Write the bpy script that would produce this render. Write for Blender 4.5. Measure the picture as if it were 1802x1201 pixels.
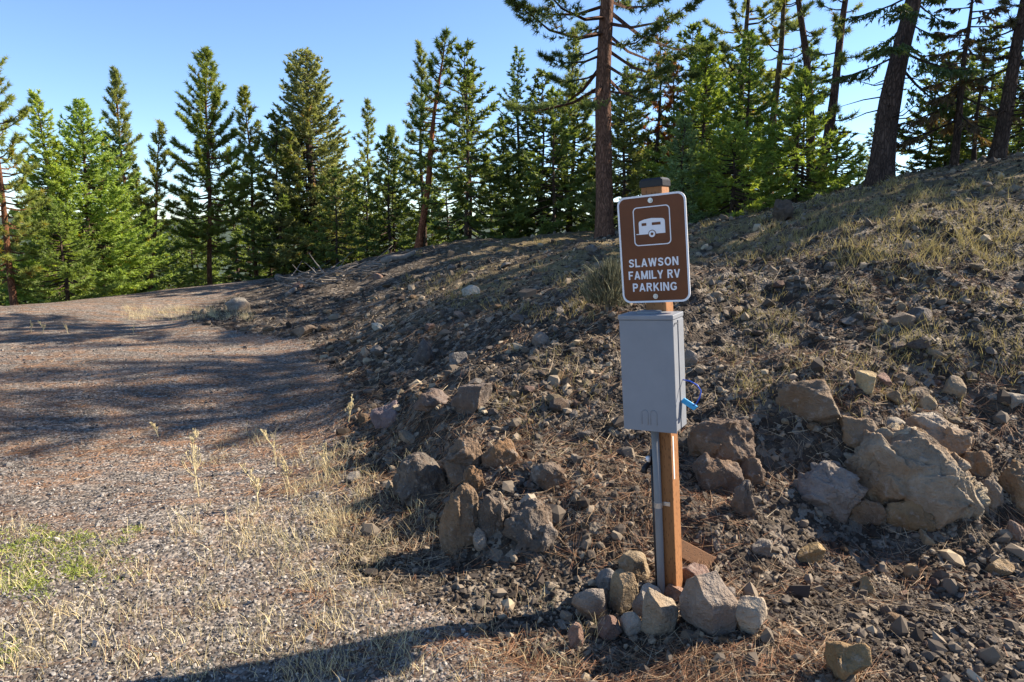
import bpy, bmesh, math
import numpy as np
from mathutils import Vector, Matrix, Euler
R = math.radians
for o in list(bpy.data.objects): bpy.data.objects.remove(o)
scene = bpy.context.scene
COL = scene.collection

# ------------------------------------------------------------------ camera, sky, sun, exposure
EYE = 1.6
PITCH = math.atan(200.5/1201.3)
FPX = 1201.3
cd = bpy.data.cameras.new('camera'); cam = bpy.data.objects.new('camera', cd); COL.objects.link(cam)
cam.location = (0, 0, EYE); cam.rotation_euler = (math.pi/2-PITCH, 0, 0)
cd.lens = 24.0; cd.sensor_width = 36.0; cd.clip_start = 0.05; cd.clip_end = 6000
scene.camera = cam
SUN_EL = R(35.0); SUN_AZ = R(20)            # azimuth measured from +X towards +Y
SDIR = Vector((math.cos(SUN_EL)*math.cos(SUN_AZ), math.cos(SUN_EL)*math.sin(SUN_AZ), math.sin(SUN_EL)))
world = bpy.data.worlds.new('World'); scene.world = world; world.use_nodes = True
wn = world.node_tree; bg = wn.nodes['Background']
sky = wn.nodes.new('ShaderNodeTexSky'); sky.sky_type = 'NISHITA'; sky.sun_disc = False
sky.sun_elevation = SUN_EL; sky.sun_rotation = math.pi/2-SUN_AZ
sky.altitude = 1800; sky.air_density = 1.0; sky.dust_density = 0.0; sky.ozone_density = 4.0
wn.links.new(sky.outputs[0], bg.inputs[0]); bg.inputs[1].default_value = 0.092
sl = bpy.data.lights.new('sun', 'SUN'); sl.energy = 5.0; sl.angle = R(0.53); sl.color = (1.0, 0.88, 0.72)
so = bpy.data.objects.new('sun', sl); COL.objects.link(so)
so.rotation_euler = SDIR.to_track_quat('Z', 'Y').to_euler(); so.location = (20, 6, 30)
vs = scene.view_settings
vs.view_transform = 'Standard'; vs.look = 'None'; vs.gamma = 1; vs.use_curve_mapping = False; vs.exposure = 1.42

# ------------------------------------------------------------------ helpers
def tag(o, label=None, cat=None, group=None, kind=None):
    if label: o['label'] = label
    if cat: o['category'] = cat
    if group: o['group'] = group
    if kind: o['kind'] = kind
    return o
def empty(name, loc=(0,0,0)):
    o = bpy.data.objects.new(name, None); COL.objects.link(o); o.location = loc
    o.empty_display_size = 0.1
    return o
def link(name, me, parent=None, mat=None):
    o = bpy.data.objects.new(name, me); COL.objects.link(o)
    if parent is not None: o.parent = parent
    if mat is not None and not me.materials: me.materials.append(mat)
    return o
def mesh_np(name, V, F, mat=None, smooth=False, tint=None, vattr=None):
    """V (n,3); F (m,3) or (m,4) array -> mesh, with optional per-face tint"""
    me = bpy.data.meshes.new(name)
    V = np.ascontiguousarray(V, np.float32); F = np.ascontiguousarray(F, np.int32)
    k = F.shape[1]; m = len(F)
    me.vertices.add(len(V)); me.vertices.foreach_set('co', V.ravel())
    me.loops.add(m*k); me.loops.foreach_set('vertex_index', F.ravel())
    me.polygons.add(m); me.polygons.foreach_set('loop_start', np.arange(0, m*k, k, dtype=np.int32))
    if tint is not None:
        a = me.attributes.new('tint', 'FLOAT', 'FACE'); a.data.foreach_set('value', np.ascontiguousarray(tint, np.float32))
    for nm, arr in (vattr or {}).items():
        a = me.attributes.new(nm, 'FLOAT', 'POINT'); a.data.foreach_set('value', np.ascontiguousarray(arr, np.float32))
    me.update(calc_edges=True)
    me.polygons.foreach_set('use_smooth', np.full(m, smooth, bool))
    if mat: me.materials.append(mat)
    return me
def hashf(ix, iy, iz, seed):
    h = (ix.astype(np.int64)*374761393 + iy.astype(np.int64)*668265263 + iz.astype(np.int64)*2147483647 + seed*974711) & 0xffffffff
    h = ((h ^ (h >> 13))*1274126177) & 0xffffffff
    h = ((h ^ (h >> 16))*2246822519) & 0xffffffff
    return ((h ^ (h >> 15)) & 0xffffff)/float(0xffffff)
def noise2(x, y, seed=0):
    ix = np.floor(x); iy = np.floor(y); fx = x-ix; fy = y-iy
    fx = fx*fx*(3-2*fx); fy = fy*fy*(3-2*fy); z = np.zeros_like(ix)
    a = hashf(ix, iy, z, seed); b = hashf(ix+1, iy, z, seed); c = hashf(ix, iy+1, z, seed); d = hashf(ix+1, iy+1, z, seed)
    return ((a*(1-fx)+b*fx)*(1-fy)+(c*(1-fx)+d*fx)*fy)*2-1
def noise3(p, seed=0):
    i = np.floor(p); f = p-i; f = f*f*(3-2*f); r = 0
    for dx in (0,1):
        for dy in (0,1):
            for dz in (0,1):
                w = (f[:,0] if dx else 1-f[:,0])*(f[:,1] if dy else 1-f[:,1])*(f[:,2] if dz else 1-f[:,2])
                r = r + w*hashf(i[:,0]+dx, i[:,1]+dy, i[:,2]+dz, seed)
    return r*2-1
def smooth01(a, b, x):
    t = np.clip((x-a)/(b-a), 0, 1); return t*t*(3-2*t)
def tube(pts, rad, n=8, cap=True):
    """tapered tube along pts -> V, F(quads as 4, caps degenerate quads)"""
    P = np.array(pts, float); rad = np.broadcast_to(np.array(rad, float), (len(P),))
    T = np.gradient(P, axis=0); T /= np.linalg.norm(T, axis=1, keepdims=True)+1e-9
    ref = np.array([0.3, 0.2, 1.0]) if abs(T[0][2]) < 0.8 else np.array([1.0, 0.1, 0.0])
    A = np.cross(T, ref); A /= np.linalg.norm(A, axis=1, keepdims=True)+1e-9
    B = np.cross(T, A)
    ang = np.arange(n)*2*math.pi/n
    V = (P[:,None]+rad[:,None,None]*(np.cos(ang)[None,:,None]*A[:,None]+np.sin(ang)[None,:,None]*B[:,None])).reshape(-1,3)
    F = []
    for k in range(len(P)-1):
        for j in range(n):
            j2 = (j+1) % n
            F.append((k*n+j, k*n+j2, (k+1)*n+j2, (k+1)*n+j))
    F = [list(f) for f in F]
    if cap:
        F.append(list(range(n))[::-1]); F.append([(len(P)-1)*n+j for j in range(n)])
    return V, F
def pydata(name, V, F, mat=None, smooth=False):
    me = bpy.data.meshes.new(name); me.from_pydata([tuple(v) for v in V], [], [tuple(f) for f in F]); me.update()
    me.polygons.foreach_set('use_smooth', np.full(len(me.polygons), smooth, bool))
    if mat: me.materials.append(mat)
    return me
def bm_mesh(name, bm, mat=None, smooth=False):
    me = bpy.data.meshes.new(name); bm.to_mesh(me); bm.free()
    me.polygons.foreach_set('use_smooth', np.full(len(me.polygons), smooth, bool))
    if mat: me.materials.append(mat)
    return me
def box_bm(x0,x1,y0,y1,z0,z1, bev=0.0, seg=2):
    bm = bmesh.new(); bmesh.ops.create_cube(bm, size=1)
    for v in bm.verts:
        v.co = Vector(((x0+x1)/2+v.co.x*(x1-x0), (y0+y1)/2+v.co.y*(y1-y0), (z0+z1)/2+v.co.z*(z1-z0)))
    if bev: bmesh.ops.bevel(bm, geom=bm.edges[:], offset=bev, segments=seg, profile=0.5, affect='EDGES')
    return bm

# ------------------------------------------------------------------ materials
def newmat(name):
    m = bpy.data.materials.new(name); m.use_nodes = True
    nt = m.node_tree; return m, nt, nt.nodes['Principled BSDF'], nt.nodes['Material Output']
def N(nt, t, **kw):
    n = nt.nodes.new(t)
    for k, v in kw.items():
        if k.startswith('i_'): n.inputs[k[2:].replace('_', ' ')].default_value = v
        else: setattr(n, k, v)
    return n
def L(nt, a, b): nt.links.new(a, b)
def mixc(nt, fac, a, b, mode='MIX'):
    n = nt.nodes.new('ShaderNodeMix'); n.data_type = 'RGBA'; n.blend_type = mode
    for sock, v in ((n.inputs[0], fac), (n.inputs[6], a), (n.inputs[7], b)):
        if hasattr(v, 'is_output') or isinstance(v, bpy.types.NodeSocket): nt.links.new(v, sock)
        elif isinstance(v, (int, float)): sock.default_value = v
        else: sock.default_value = (*v, 1) if len(v) == 3 else v
    return n.outputs[2]
def ramp(nt, fac, stops):
    n = nt.nodes.new('ShaderNodeValToRGB'); L(nt, fac, n.inputs[0])
    e = n.color_ramp.elements
    while len(e) < len(stops): e.new(0.5)
    for el, (p, c) in zip(e, stops):
        el.position = p; el.color = (*c, 1) if len(c) == 3 else c
    return n.outputs[0]
def noise_n(nt, vec, scale, detail=4, rough=0.6):
    n = N(nt, 'ShaderNodeTexNoise'); n.inputs['Scale'].default_value = scale
    n.inputs['Detail'].default_value = detail; n.inputs['Roughness'].default_value = rough
    if vec is not None: L(nt, vec, n.inputs['Vector'])
    return n.outputs[0]
def bump(nt, h, strength, dist, bsdf, chain=None):
    b = N(nt, 'ShaderNodeBump'); b.inputs['Strength'].default_value = strength; b.inputs['Distance'].default_value = dist
    L(nt, h, b.inputs['Height'])
    if chain: L(nt, chain, b.inputs['Normal'])
    if bsdf: L(nt, b.outputs[0], bsdf.inputs['Normal'])
    return b.outputs[0]
BW0 = (0,0,0); BW1 = (1,1,1)

# ground: gravel road, stony dirt bank and needle-strewn forest floor blended by position masks
def ground_material():
    m, nt, p, out = newmat('ground_soil')
    geo = N(nt, 'ShaderNodeNewGeometry').outputs['Position']
    road = N(nt, 'ShaderNodeAttribute', attribute_name='road').outputs['Fac']
    grass = N(nt, 'ShaderNodeAttribute', attribute_name='grassy').outputs['Fac']
    v1 = N(nt, 'ShaderNodeTexVoronoi'); v1.inputs['Scale'].default_value = 48; L(nt, geo, v1.inputs['Vector'])
    v2 = N(nt, 'ShaderNodeTexVoronoi'); v2.inputs['Scale'].default_value = 17; L(nt, geo, v2.inputs['Vector'])
    sepr = N(nt, 'ShaderNodeSeparateColor'); L(nt, v1.outputs['Color'], sepr.inputs[0])
    sep2 = N(nt, 'ShaderNodeSeparateColor'); L(nt, v2.outputs['Color'], sep2.inputs[0])
    nb = noise_n(nt, geo, 0.7, 5); nm = noise_n(nt, geo, 5.0, 5); nf = noise_n(nt, geo, 40, 4)
    # gravel of the road
    gcol = ramp(nt, sepr.outputs[0], [(0.0,(.05,.043,.037)), (.45,(.13,.11,.094)), (.8,(.225,.195,.165)), (1,(.36,.32,.275))])
    # orange pine needles lying in drifts on the road
    mp = N(nt, 'ShaderNodeMapping'); mp.inputs['Scale'].default_value = (1.2, 3.2, 1); mp.inputs['Rotation'].default_value = (0,0,R(12)); L(nt, geo, mp.inputs[0])
    nd = noise_n(nt, mp.outputs[0], 1.6, 7, 0.72)
    ndm = ramp(nt, nd, [(.46, BW0), (.62, BW1)])
    ndcol = mixc(nt, nf, (.20,.085,.035), (.30,.17,.09))
    ndf = N(nt, 'ShaderNodeMath', operation='MULTIPLY'); sx_ = N(nt, 'ShaderNodeSeparateXYZ'); L(nt, geo, sx_.inputs[0]); mr = N(nt, 'ShaderNodeMapRange'); L(nt, sx_.outputs[1], mr.inputs[0]); mr.inputs[1].default_value = 2.4; mr.inputs[2].default_value = 4.6; mr.inputs[3].default_value = .12; mr.inputs[4].default_value = .6
    L(nt, ndm, ndf.inputs[0]); L(nt, mr.outputs[0], ndf.inputs[1])
    gcol = mixc(nt, ndf.outputs[0], gcol, ndcol)
    # stony dirt
    dcol = ramp(nt, nm, [(.25,(.022,.016,.012)), (.5,(.048,.037,.028)), (.75,(.095,.075,.055))])
    scol = ramp(nt, sep2.outputs[0], [(0,(.06,.05,.042)), (.55,(.12,.10,.08)), (1,(.24,.20,.155))])
    dm = ramp(nt, sep2.outputs[1], [(.5, BW0), (.55, BW1)])
    dcol = mixc(nt, dm, dcol, scol)
    # grass thatch
    tcol = ramp(nt, nf, [(.3,(.10,.075,.035)), (.5,(.20,.15,.07)), (.7,(.30,.23,.11))])
    thm = N(nt, 'ShaderNodeMath', operation='MULTIPLY'); L(nt, grass, thm.inputs[0])
    L(nt, ramp(nt, noise_n(nt, geo, 2.2, 5), [(.35, BW0), (.6, BW1)]), thm.inputs[1])
    dcol = mixc(nt, thm.outputs[0], dcol, tcol)
    rm = N(nt, 'ShaderNodeMath', operation='ADD'); L(nt, road, rm.inputs[0])
    nb2 = N(nt, 'ShaderNodeMath', operation='MULTIPLY_ADD'); L(nt, nm, nb2.inputs[0]); nb2.inputs[1].default_value = .8; nb2.inputs[2].default_value = -.4
    L(nt, nb2.outputs[0], rm.inputs[1])
    rmask = ramp(nt, rm.outputs[0], [(.35, BW0), (.65, BW1)])
    c = mixc(nt, rmask, dcol, gcol)
    br = ramp(nt, nb, [(.3,(.72,.72,.72)), (.7,(1.2,1.2,1.2))])
    c = mixc(nt, 1.0, c, br, 'MULTIPLY')
    c = mixc(nt, N(nt, 'ShaderNodeAttribute', attribute_name='forest').outputs['Fac'], c, mixc(nt, noise_n(nt, geo, .25, 5), (.03,.045,.03), (.07,.09,.06)))
    L(nt, c, p.inputs['Base Color']); p.inputs['Roughness'].default_value = .95
    p.inputs['Specular IOR Level'].default_value = .15
    inv = N(nt, 'ShaderNodeMath', operation='SUBTRACT'); inv.inputs[0].default_value = 1; L(nt, v1.outputs['Distance'], inv.inputs[1])
    b1 = bump(nt, inv.outputs[0], .9, .012, None)
    b2 = bump(nt, v2.outputs['Distance'], -.7, .02, None, b1) if False else b1
    bump(nt, nm, .8, .06, p, b2)
    return m
M_GROUND = ground_material()

def rock_material(name, rust, crack, pale, ):
    m, nt, p, out = newmat(name)
    tc = N(nt, 'ShaderNodeTexCoord').outputs['Object']
    oi = N(nt, 'ShaderNodeObjectInfo')
    add = N(nt, 'ShaderNodeVectorMath', operation='ADD'); L(nt, tc, add.inputs[0])
    cmb = N(nt, 'ShaderNodeCombineXYZ'); mul = N(nt, 'ShaderNodeMath', operation='MULTIPLY'); L(nt, oi.outputs['Random'], mul.inputs[0]); mul.inputs[1].default_value = 37
    L(nt, mul.outputs[0], cmb.inputs[0]); L(nt, mul.outputs[0], cmb.inputs[2]); L(nt, cmb.outputs[0], add.inputs[1])
    v = add.outputs[0]
    n1 = noise_n(nt, v, 1.3, 6, .62); n2 = noise_n(nt, v, 5, 6, .7); n3 = noise_n(nt, v, 22, 4, .7)
    c = mixc(nt, 1.0, oi.outputs['Color'], ramp(nt, n2, [(.25,(.45,.45,.47)), (.5,(.95,.95,.95)), (.75,(1.5,1.46,1.4))]), 'MULTIPLY')
    rm = ramp(nt, n1, [(.44, BW0), (.62, BW1)])
    rf = N(nt, 'ShaderNodeMath', operation='MULTIPLY'); L(nt, rm, rf.inputs[0]); rf.inputs[1].default_value = rust
    c = mixc(nt, rf.outputs[0], c, mixc(nt, n2, (.11,.05,.02), (.27,.15,.06)))
    c = mixc(nt, ramp(nt, n3, [(.55, BW0), (.75, (pale,)*3)]), c, (.36,.33,.29))
    vo = N(nt, 'ShaderNodeTexVoronoi', feature='DISTANCE_TO_EDGE'); vo.inputs['Scale'].default_value = 2.2
    wv = N(nt, 'ShaderNodeVectorMath', operation='MULTIPLY_ADD'); nc = N(nt, 'ShaderNodeTexNoise'); nc.inputs['Scale'].default_value = 2.5; L(nt, v, nc.inputs['Vector'])
    L(nt, nc.outputs[1], wv.inputs[0]); wv.inputs[1].default_value = (.7,.7,.7); L(nt, v, wv.inputs[2]); L(nt, wv.outputs[0], vo.inputs['Vector'])
    cm = ramp(nt, vo.outputs['Distance'], [(0, BW0), (.03, BW1)])
    
    L(nt, c, p.inputs['Base Color']); p.inputs['Roughness'].default_value = .88; p.inputs['Specular IOR Level'].default_value = .25
    b = bump(nt, n2, .55, .12, None)
    bump(nt, n3, .6, .04, p, b)
    return m
M_ROCK = rock_material('basalt_stone', .45, False, .5)
M_BOULDER = rock_material('weathered_outcrop_rock', .72, True, .6)

def tint_material(name, stops, rough=.9, transl=0.0):
    m, nt, p, out = newmat(name)
    a = N(nt, 'ShaderNodeAttribute', attribute_name='tint').outputs['Fac']
    c = ramp(nt, a, stops)
    L(nt, c, p.inputs['Base Color']); p.inputs['Roughness'].default_value = rough; p.inputs['Specular IOR Level'].default_value = .2
    if transl:
        t = N(nt, 'ShaderNodeBsdfTranslucent'); L(nt, c, t.inputs[0])
        mx = N(nt, 'ShaderNodeMixShader'); mx.inputs[0].default_value = transl
        L(nt, p.outputs[0], mx.inputs[1]); L(nt, t.outputs[0], mx.inputs[2]); L(nt, mx.outputs[0], out.inputs[0])
    return m
M_PEB = tint_material('loose_gravel', [(0,(.05,.046,.043)), (.35,(.16,.148,.136)), (.65,(.29,.268,.243)), (.85,(.42,.38,.335)), (1,(.60,.55,.48))])
M_STONE = tint_material('broken_slope_stones', [(0,(.05,.04,.033)), (.4,(.13,.105,.08)), (.7,(.25,.20,.145)), (.88,(.36,.285,.19)), (1,(.48,.41,.31))])
M_CLOD = tint_material('soil_clods', [(0,(.024,.018,.014)), (.45,(.068,.053,.041)), (.75,(.145,.117,.09)), (1,(.30,.25,.19))])
M_NEEDLE = tint_material('fallen_pine_needles', [(0,(.13,.055,.03)), (.4,(.24,.115,.06)), (.75,(.36,.23,.13)), (1,(.48,.38,.25))], .7)
M_TWIG = tint_material('dead_twigs', [(0,(.12,.075,.045)), (.5,(.30,.22,.14)), (1,(.55,.46,.32))], .8)
M_STRAW = tint_material('dry_grass', [(0,(.36,.26,.12)), (.5,(.64,.53,.30)), (.85,(.76,.67,.43)), (1,(.34,.36,.12))], .7, .2)
M_GREENG = tint_material('green_ground_cover', [(0,(.14,.18,.04)), (.6,(.30,.36,.07)), (1,(.45,.46,.12))], .7, .3)
M_HILLG = tint_material('hill_grass', [(0,(.14,.11,.045)), (.4,(.30,.24,.10)), (.75,(.40,.34,.14)), (.92,(.36,.30,.12)), (1,(.16,.18,.05))], .75, .3)
M_SHRUB = tint_material('grey_sage_twigs', [(0,(.06,.055,.035)), (.5,(.13,.13,.075)), (1,(.24,.23,.14))], .8, .15)

def foliage_material():
    m, nt, p, out = newmat('conifer_needles')
    a = N(nt, 'ShaderNodeAttribute', attribute_name='tint').outputs['Fac']
    oi = N(nt, 'ShaderNodeObjectInfo')
    c = mixc(nt, 1.0, oi.outputs['Color'], ramp(nt, a, [(0,(.85,.90,.82)), (.6,(2.0,1.95,1.6)), (.93,(3.0,2.75,1.95)), (.95,(2.0,1.25,.7)), (1,(2.2,1.2,.65))]), 'MULTIPLY')
    L(nt, c, p.inputs['Base Color']); p.inputs['Roughness'].default_value = .55; p.inputs['Specular IOR Level'].default_value = .3
    t = N(nt, 'ShaderNodeBsdfTranslucent'); L(nt, mixc(nt, 1.0, c, (1.3,1.25,.6), 'MULTIPLY'), t.inputs[0])
    mx = N(nt, 'ShaderNodeMixShader'); mx.inputs[0].default_value = .42
    L(nt, p.outputs[0], mx.inputs[1]); L(nt, t.outputs[0], mx.inputs[2]); L(nt, mx.outputs[0], out.inputs[0])
    return m
M_FOL = foliage_material()
def bark_material():
    m, nt, p, out = newmat('pine_bark')
    tc = N(nt, 'ShaderNodeTexCoord').outputs['Object']; oi = N(nt, 'ShaderNodeObjectInfo')
    mp = N(nt, 'ShaderNodeMapping'); mp.inputs['Scale'].default_value = (1, 1, .28); L(nt, tc, mp.inputs[0])
    vo = N(nt, 'ShaderNodeTexVoronoi', feature='DISTANCE_TO_EDGE'); vo.inputs['Scale'].default_value = 26
    wn_ = N(nt, 'ShaderNodeTexNoise'); wn_.inputs['Scale'].default_value = 14; L(nt, mp.outputs[0], wn_.inputs['Vector'])
    wa = N(nt, 'ShaderNodeVectorMath', operation='MULTIPLY_ADD'); L(nt, wn_.outputs[1], wa.inputs[0]); wa.inputs[1].default_value = (.10,.10,.10); L(nt, mp.outputs[0], wa.inputs[2]); L(nt, wa.outputs[0], vo.inputs['Vector'])
    n = noise_n(nt, mp.outputs[0], 9, 6, .7)
    pl = ramp(nt, vo.outputs['Distance'], [(0,(.45,.45,.45)), (.22,(1,1,1))])
    c = mixc(nt, 1.0, oi.outputs['Color'], pl, 'MULTIPLY')
    c = mixc(nt, 1.0, c, ramp(nt, n, [(.25,(.45,.45,.45)), (.75,(1.5,1.4,1.3))]), 'MULTIPLY')
    L(nt, c, p.inputs['Base Color']); p.inputs['Roughness'].default_value = .9; p.inputs['Specular IOR Level'].default_value = .15
    b = bump(nt, pl, .8, .03, None); bump(nt, n, .7, .03, p, b)
    return m
M_BARK = bark_material()
def simple(name, col, rough=.5, metal=0.0, nscale=None, namt=.3, bumps=0.0):
    m, nt, p, out = newmat(name)
    p.inputs['Roughness'].default_value = rough; p.inputs['Metallic'].default_value = metal; p.inputs['Specular IOR Level'].default_value = .3 if not metal else .5
    if nscale:
        tc = N(nt, 'ShaderNodeTexCoord').outputs['Object']; n = noise_n(nt, tc, nscale, 5, .65)
        L(nt, mixc(nt, 1.0, col, ramp(nt, n, [(.25,(1-namt,)*3), (.75,(1+namt,)*3)]), 'MULTIPLY'), p.inputs['Base Color'])
        if bumps: bump(nt, n, bumps, .01, p)
    else: p.inputs['Base Color'].default_value = (*col, 1)
    return m
def wood_material(name, c0, c1, incise=True):
    m, nt, p, out = newmat(name)
    tc = N(nt, 'ShaderNodeTexCoord').outputs['Object']
    mp = N(nt, 'ShaderNodeMapping'); mp.inputs['Scale'].default_value = (28, 28, 1.6); L(nt, tc, mp.inputs[0])
    n = noise_n(nt, mp.outputs[0], 2.0, 5, .6)
    c = mixc(nt, n, c0, c1)
    if incise:
        mp2 = N(nt, 'ShaderNodeMapping'); mp2.inputs['Scale'].default_value = (120, 120, 36); L(nt, tc, mp2.inputs[0])
        v = N(nt, 'ShaderNodeTexVoronoi'); v.inputs['Scale'].default_value = 1.0; L(nt, mp2.outputs[0], v.inputs['Vector'])
        d = ramp(nt, v.outputs['Distance'], [(.18,(.5,.45,.4)), (.34,(1,1,1))])
        c = mixc(nt, 1.0, c, d, 'MULTIPLY'); bump(nt, d, .4, .004, p)
    L(nt, c, p.inputs['Base Color']); p.inputs['Roughness'].default_value = .75
    return m
M_WOOD = wood_material('treated_lumber', (.18,.07,.02), (.37,.165,.055))
M_WOOD2 = wood_material('dark_offcut_lumber', (.13,.055,.018), (.26,.12,.042))
M_BROWN = simple('brown_sign_face', (.14,.043,.012), .45, 0, 6, .24)
M_WHITE = simple('reflective_white', (.78,.78,.80), .4, 0, 60, .05)
M_BOXG = simple('grey_enclosure_paint', (.225,.24,.265), .45, 0, 5, .10)
M_PVC = simple('grey_conduit', (.20,.20,.20), .45, 0, 20, .08)
M_ZINC = simple('zinc_hardware', (.55,.55,.54), .35, .8)
M_BLACK = simple('black_plastic', (.018,.018,.02), .45, 0, 20, .2)
M_BLUE = simple('blue_wire', (.02,.09,.50), .35)
M_LBLUE = simple('light_blue_tag', (.06,.42,.80), .4)
M_PAPER = simple('stapled_label', (.75,.72,.66), .6, 0, 40, .15)
M_DEAD = simple('weathered_grey_wood', (.17,.145,.12), .85, 0, 14, .35, .3)

# ------------------------------------------------------------------ terrain
CP, SP = math.cos(PITCH), math.sin(PITCH)
def ray(u, v):
    a = (u-901)/FPX; b = -(v-600.5)/FPX
    return np.array([a, CP+b*SP, -SP+b*CP])
def at(u, v, t): return np.array([0,0,EYE])+ray(u, v)*t
ctrl = []
for u, v, t in [
    (1170,1040,3.05),(300,900,3.89),(700,1000,3.25),(620,800,4.88),(620,720,6.1),(590,640,8.1),(560,600,9.7),(360,572,11.5),
    (1050,800,4.15),(1050,650,4.95),(1050,560,5.75),(1050,500,6.8),(1050,460,9.2),(1052,425,14.5),
    (1500,715,4.05),(1500,650,4.6),(1500,550,5.35),(1500,450,6.2),(1500,400,7.2),(1530,350,9.2),(1570,322,11.2),
    (1750,600,4.7),(1750,450,5.8),(1750,350,8.0),(1802,276,10.5),(1230,380,14.0),(1300,470,8.0),(1300,600,5.3),(1300,720,4.35),
    (1400,362,12.5),(730,440,17.0),(600,470,19.0),(850,430,16.0),
    (800,760,4.5),(850,640,5.9),(900,560,7.0),(700,600,8.0),(750,540,9.3),(800,480,11.6),(600,530,12.9),(640,480,15.5),
    (450,545,12.9),(530,503,15.5),(330,556,13.6),(200,546,13.5),(420,522,16.0),(0,540,14.3),(300,508,18.0),(485,492,21.2),
    (900,860,3.95),(1000,960,3.36),(1250,930,3.48),(1500,935,3.65),(1750,930,3.6),(1300,1100,2.78),(900,1150,2.62),(200,1150,2.62),(1750,1150,2.62),
    (100,700,6.55),(350,650,7.85),(100,620,9.2)]:
    ctrl.append(at(u, v, t))
ctrl += [np.array(c, float) for c in [
    (-8,3,0),(-8,-6,0),(0,-6,0),(3,-4,0),(8,-6,.3),(-14,6,-.1),(-20,3,-.3),(-14,16,-1.0),(-22,20,-2.6),(-12,26,-1.4),(-8,30,-1.0),
    (-30,40,-5),(-10,45,-3),(0,28,.6),(3,22,1.3),(8,22,2.2),(5,40,-.4),(15,25,3.2),(25,40,3),(13,12,3.2),(12,5,2.1),(10,1,1.2),(20,10,5.2),(20,0,3.6),
    (30,15,8),(30,-6,6),(12,-8,1.4),(-30,0,-1),(-30,-15,-1),(0,-15,0),(25,-15,3.5),(0,70,-6),(-40,70,-9),(40,70,0),(-45,30,-6),(45,30,8),(45,-5,9),(-45,-5,-2)]]
ctrl = np.array(ctrl)
def tps(r2): return 0.5*r2*np.log(r2+1e-9)
_n = len(ctrl); _d2 = ((ctrl[:,None,:2]-ctrl[None,:,:2])**2).sum(-1)
_A = np.zeros((_n+3,_n+3)); _A[:_n,:_n] = tps(_d2)+np.eye(_n)*0.02
_A[:_n,_n] = 1; _A[:_n,_n+1:] = ctrl[:,:2]; _A[_n,:_n] = 1; _A[_n+1:,:_n] = ctrl[:,:2].T
_w = np.linalg.solve(_A, np.concatenate([ctrl[:,2], np.zeros(3)]))
TY = [-6,1.4,2.1,3.0,4.7,5.9,8,9.6,11.4,13.5,17,21,40]; TX = [9,3.6,.6,-.62,-1.2,-1.5,-2.2,-2.85,-5.2,-6.5,-6.6,-6.2,-5]
EY = [-30,5,10,14.5,18,22,40]; EX = [-16,-14,-12.4,-11.2,-10.3,-9.6,-9]
def base_h(x, y):
    xs = np.clip(x,-45,45); ys = np.clip(y,-15,70)
    h = np.empty(len(xs))
    for i in range(0, len(xs), 40000):
        sl_ = slice(i, i+40000)
        d2 = (xs[sl_,None]-ctrl[None,:,0])**2+(ys[sl_,None]-ctrl[None,:,1])**2
        h[sl_] = tps(d2)@_w[:_n]+_w[_n]+_w[_n+1]*xs[sl_]+_w[_n+2]*ys[sl_]
    dd = np.hypot(x, y)
    return h-np.clip(dd-80, 0, 60)*0.04+np.maximum(dd-170, 0)*(.020+.006*noise2(x*.004, y*.004, 3))
def road_mask(x, y):
    tx = np.interp(y, TY, TX)+0.18*noise2(x*1.3, y*1.3, 5); ex = np.interp(y, EY, EX)+.5*noise2(x*.5, y*.5, 6)
    return smooth01(.25, -.35, x-tx)*smooth01(-.5, .5, x-ex)
def Hn(x, y):
    x = np.atleast_1d(np.asarray(x, float)); y = np.atleast_1d(np.asarray(y, float))
    rm = road_mask(x, y); bank = 1-rm
    near = smooth01(2.0, 4.2, y+.25*x)*bank           # rough cut bank; the apron around the post is smoother
    h = base_h(x, y)
    lg = noise2(x*1.1+y*.5+7, y*1.5-x*.35, 21); h += near*.085*(1-np.abs(lg))**3*smooth01(9, 6, y)
    dx = x-np.interp(y, TY, TX)+.12*noise2(x*2.2, y*2.2, 22); h += .17*smooth01(.34, .60, dx)*smooth01(2.95, 3.35, y)*smooth01(6.2, 4.6, y)*smooth01(2.3, .9, dx)
    h += bank*(.055*noise2(x*.9+3, y*.9, 11)+.028*noise2(x*2.6, y*2.6, 12))
    h += near*(.040*np.abs(noise2(x*3.1+y*1.2, y*3.4, 13))+.024*noise2(x*7, y*7, 14)+.012*noise2(x*16, y*16, 15))
    h += (.25+.75*bank)*(.006*noise2(x*30, y*30, 16)+.009*noise2(x*11, y*11, 17))
    h += rm*(.022*noise2(x*.8, y*.8, 18))
    return h
def H(x, y): return float(Hn(x, y)[0])
_ts = np.concatenate([np.arange(1.2, 9, .012), np.arange(9, 70, .08)])
def hit(u, v):
    d = ray(u, v); P = np.array([0,0,EYE])[None]+_ts[:,None]*d[None]
    below = P[:,2] < Hn(P[:,0], P[:,1])
    k = int(np.argmax(below)) if below.any() else len(_ts)-1
    return P[k], _ts[k]
def axis_grid(lo, f0, f1, hi, step, growth):
    a = list(np.arange(f0, f1, step)); s = step
    while a[-1] < hi: s *= growth; a.append(a[-1]+s)
    s = step; b = [f0]
    while b[-1] > lo: s *= growth; b.append(b[-1]-s)
    return np.array(b[:0:-1]+a)
gx = axis_grid(-900, -2.6, 4.2, 900, .032, 1.045); gy = axis_grid(-300, 1.5, 6.4, 2500, .032, 1.040)
nx, ny = len(gx), len(gy)
X, Y = np.meshgrid(gx, gy); X = X.ravel(); Y = Y.ravel()
Z = Hn(X, Y); RM = road_mask(X, Y)
GR = np.clip(smooth01(6.5, 9.5, Y)*(1-RM)*smooth01(-3, 1.5, X), 0, 1)
idx = np.arange(nx*ny).reshape(ny, nx)
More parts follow.
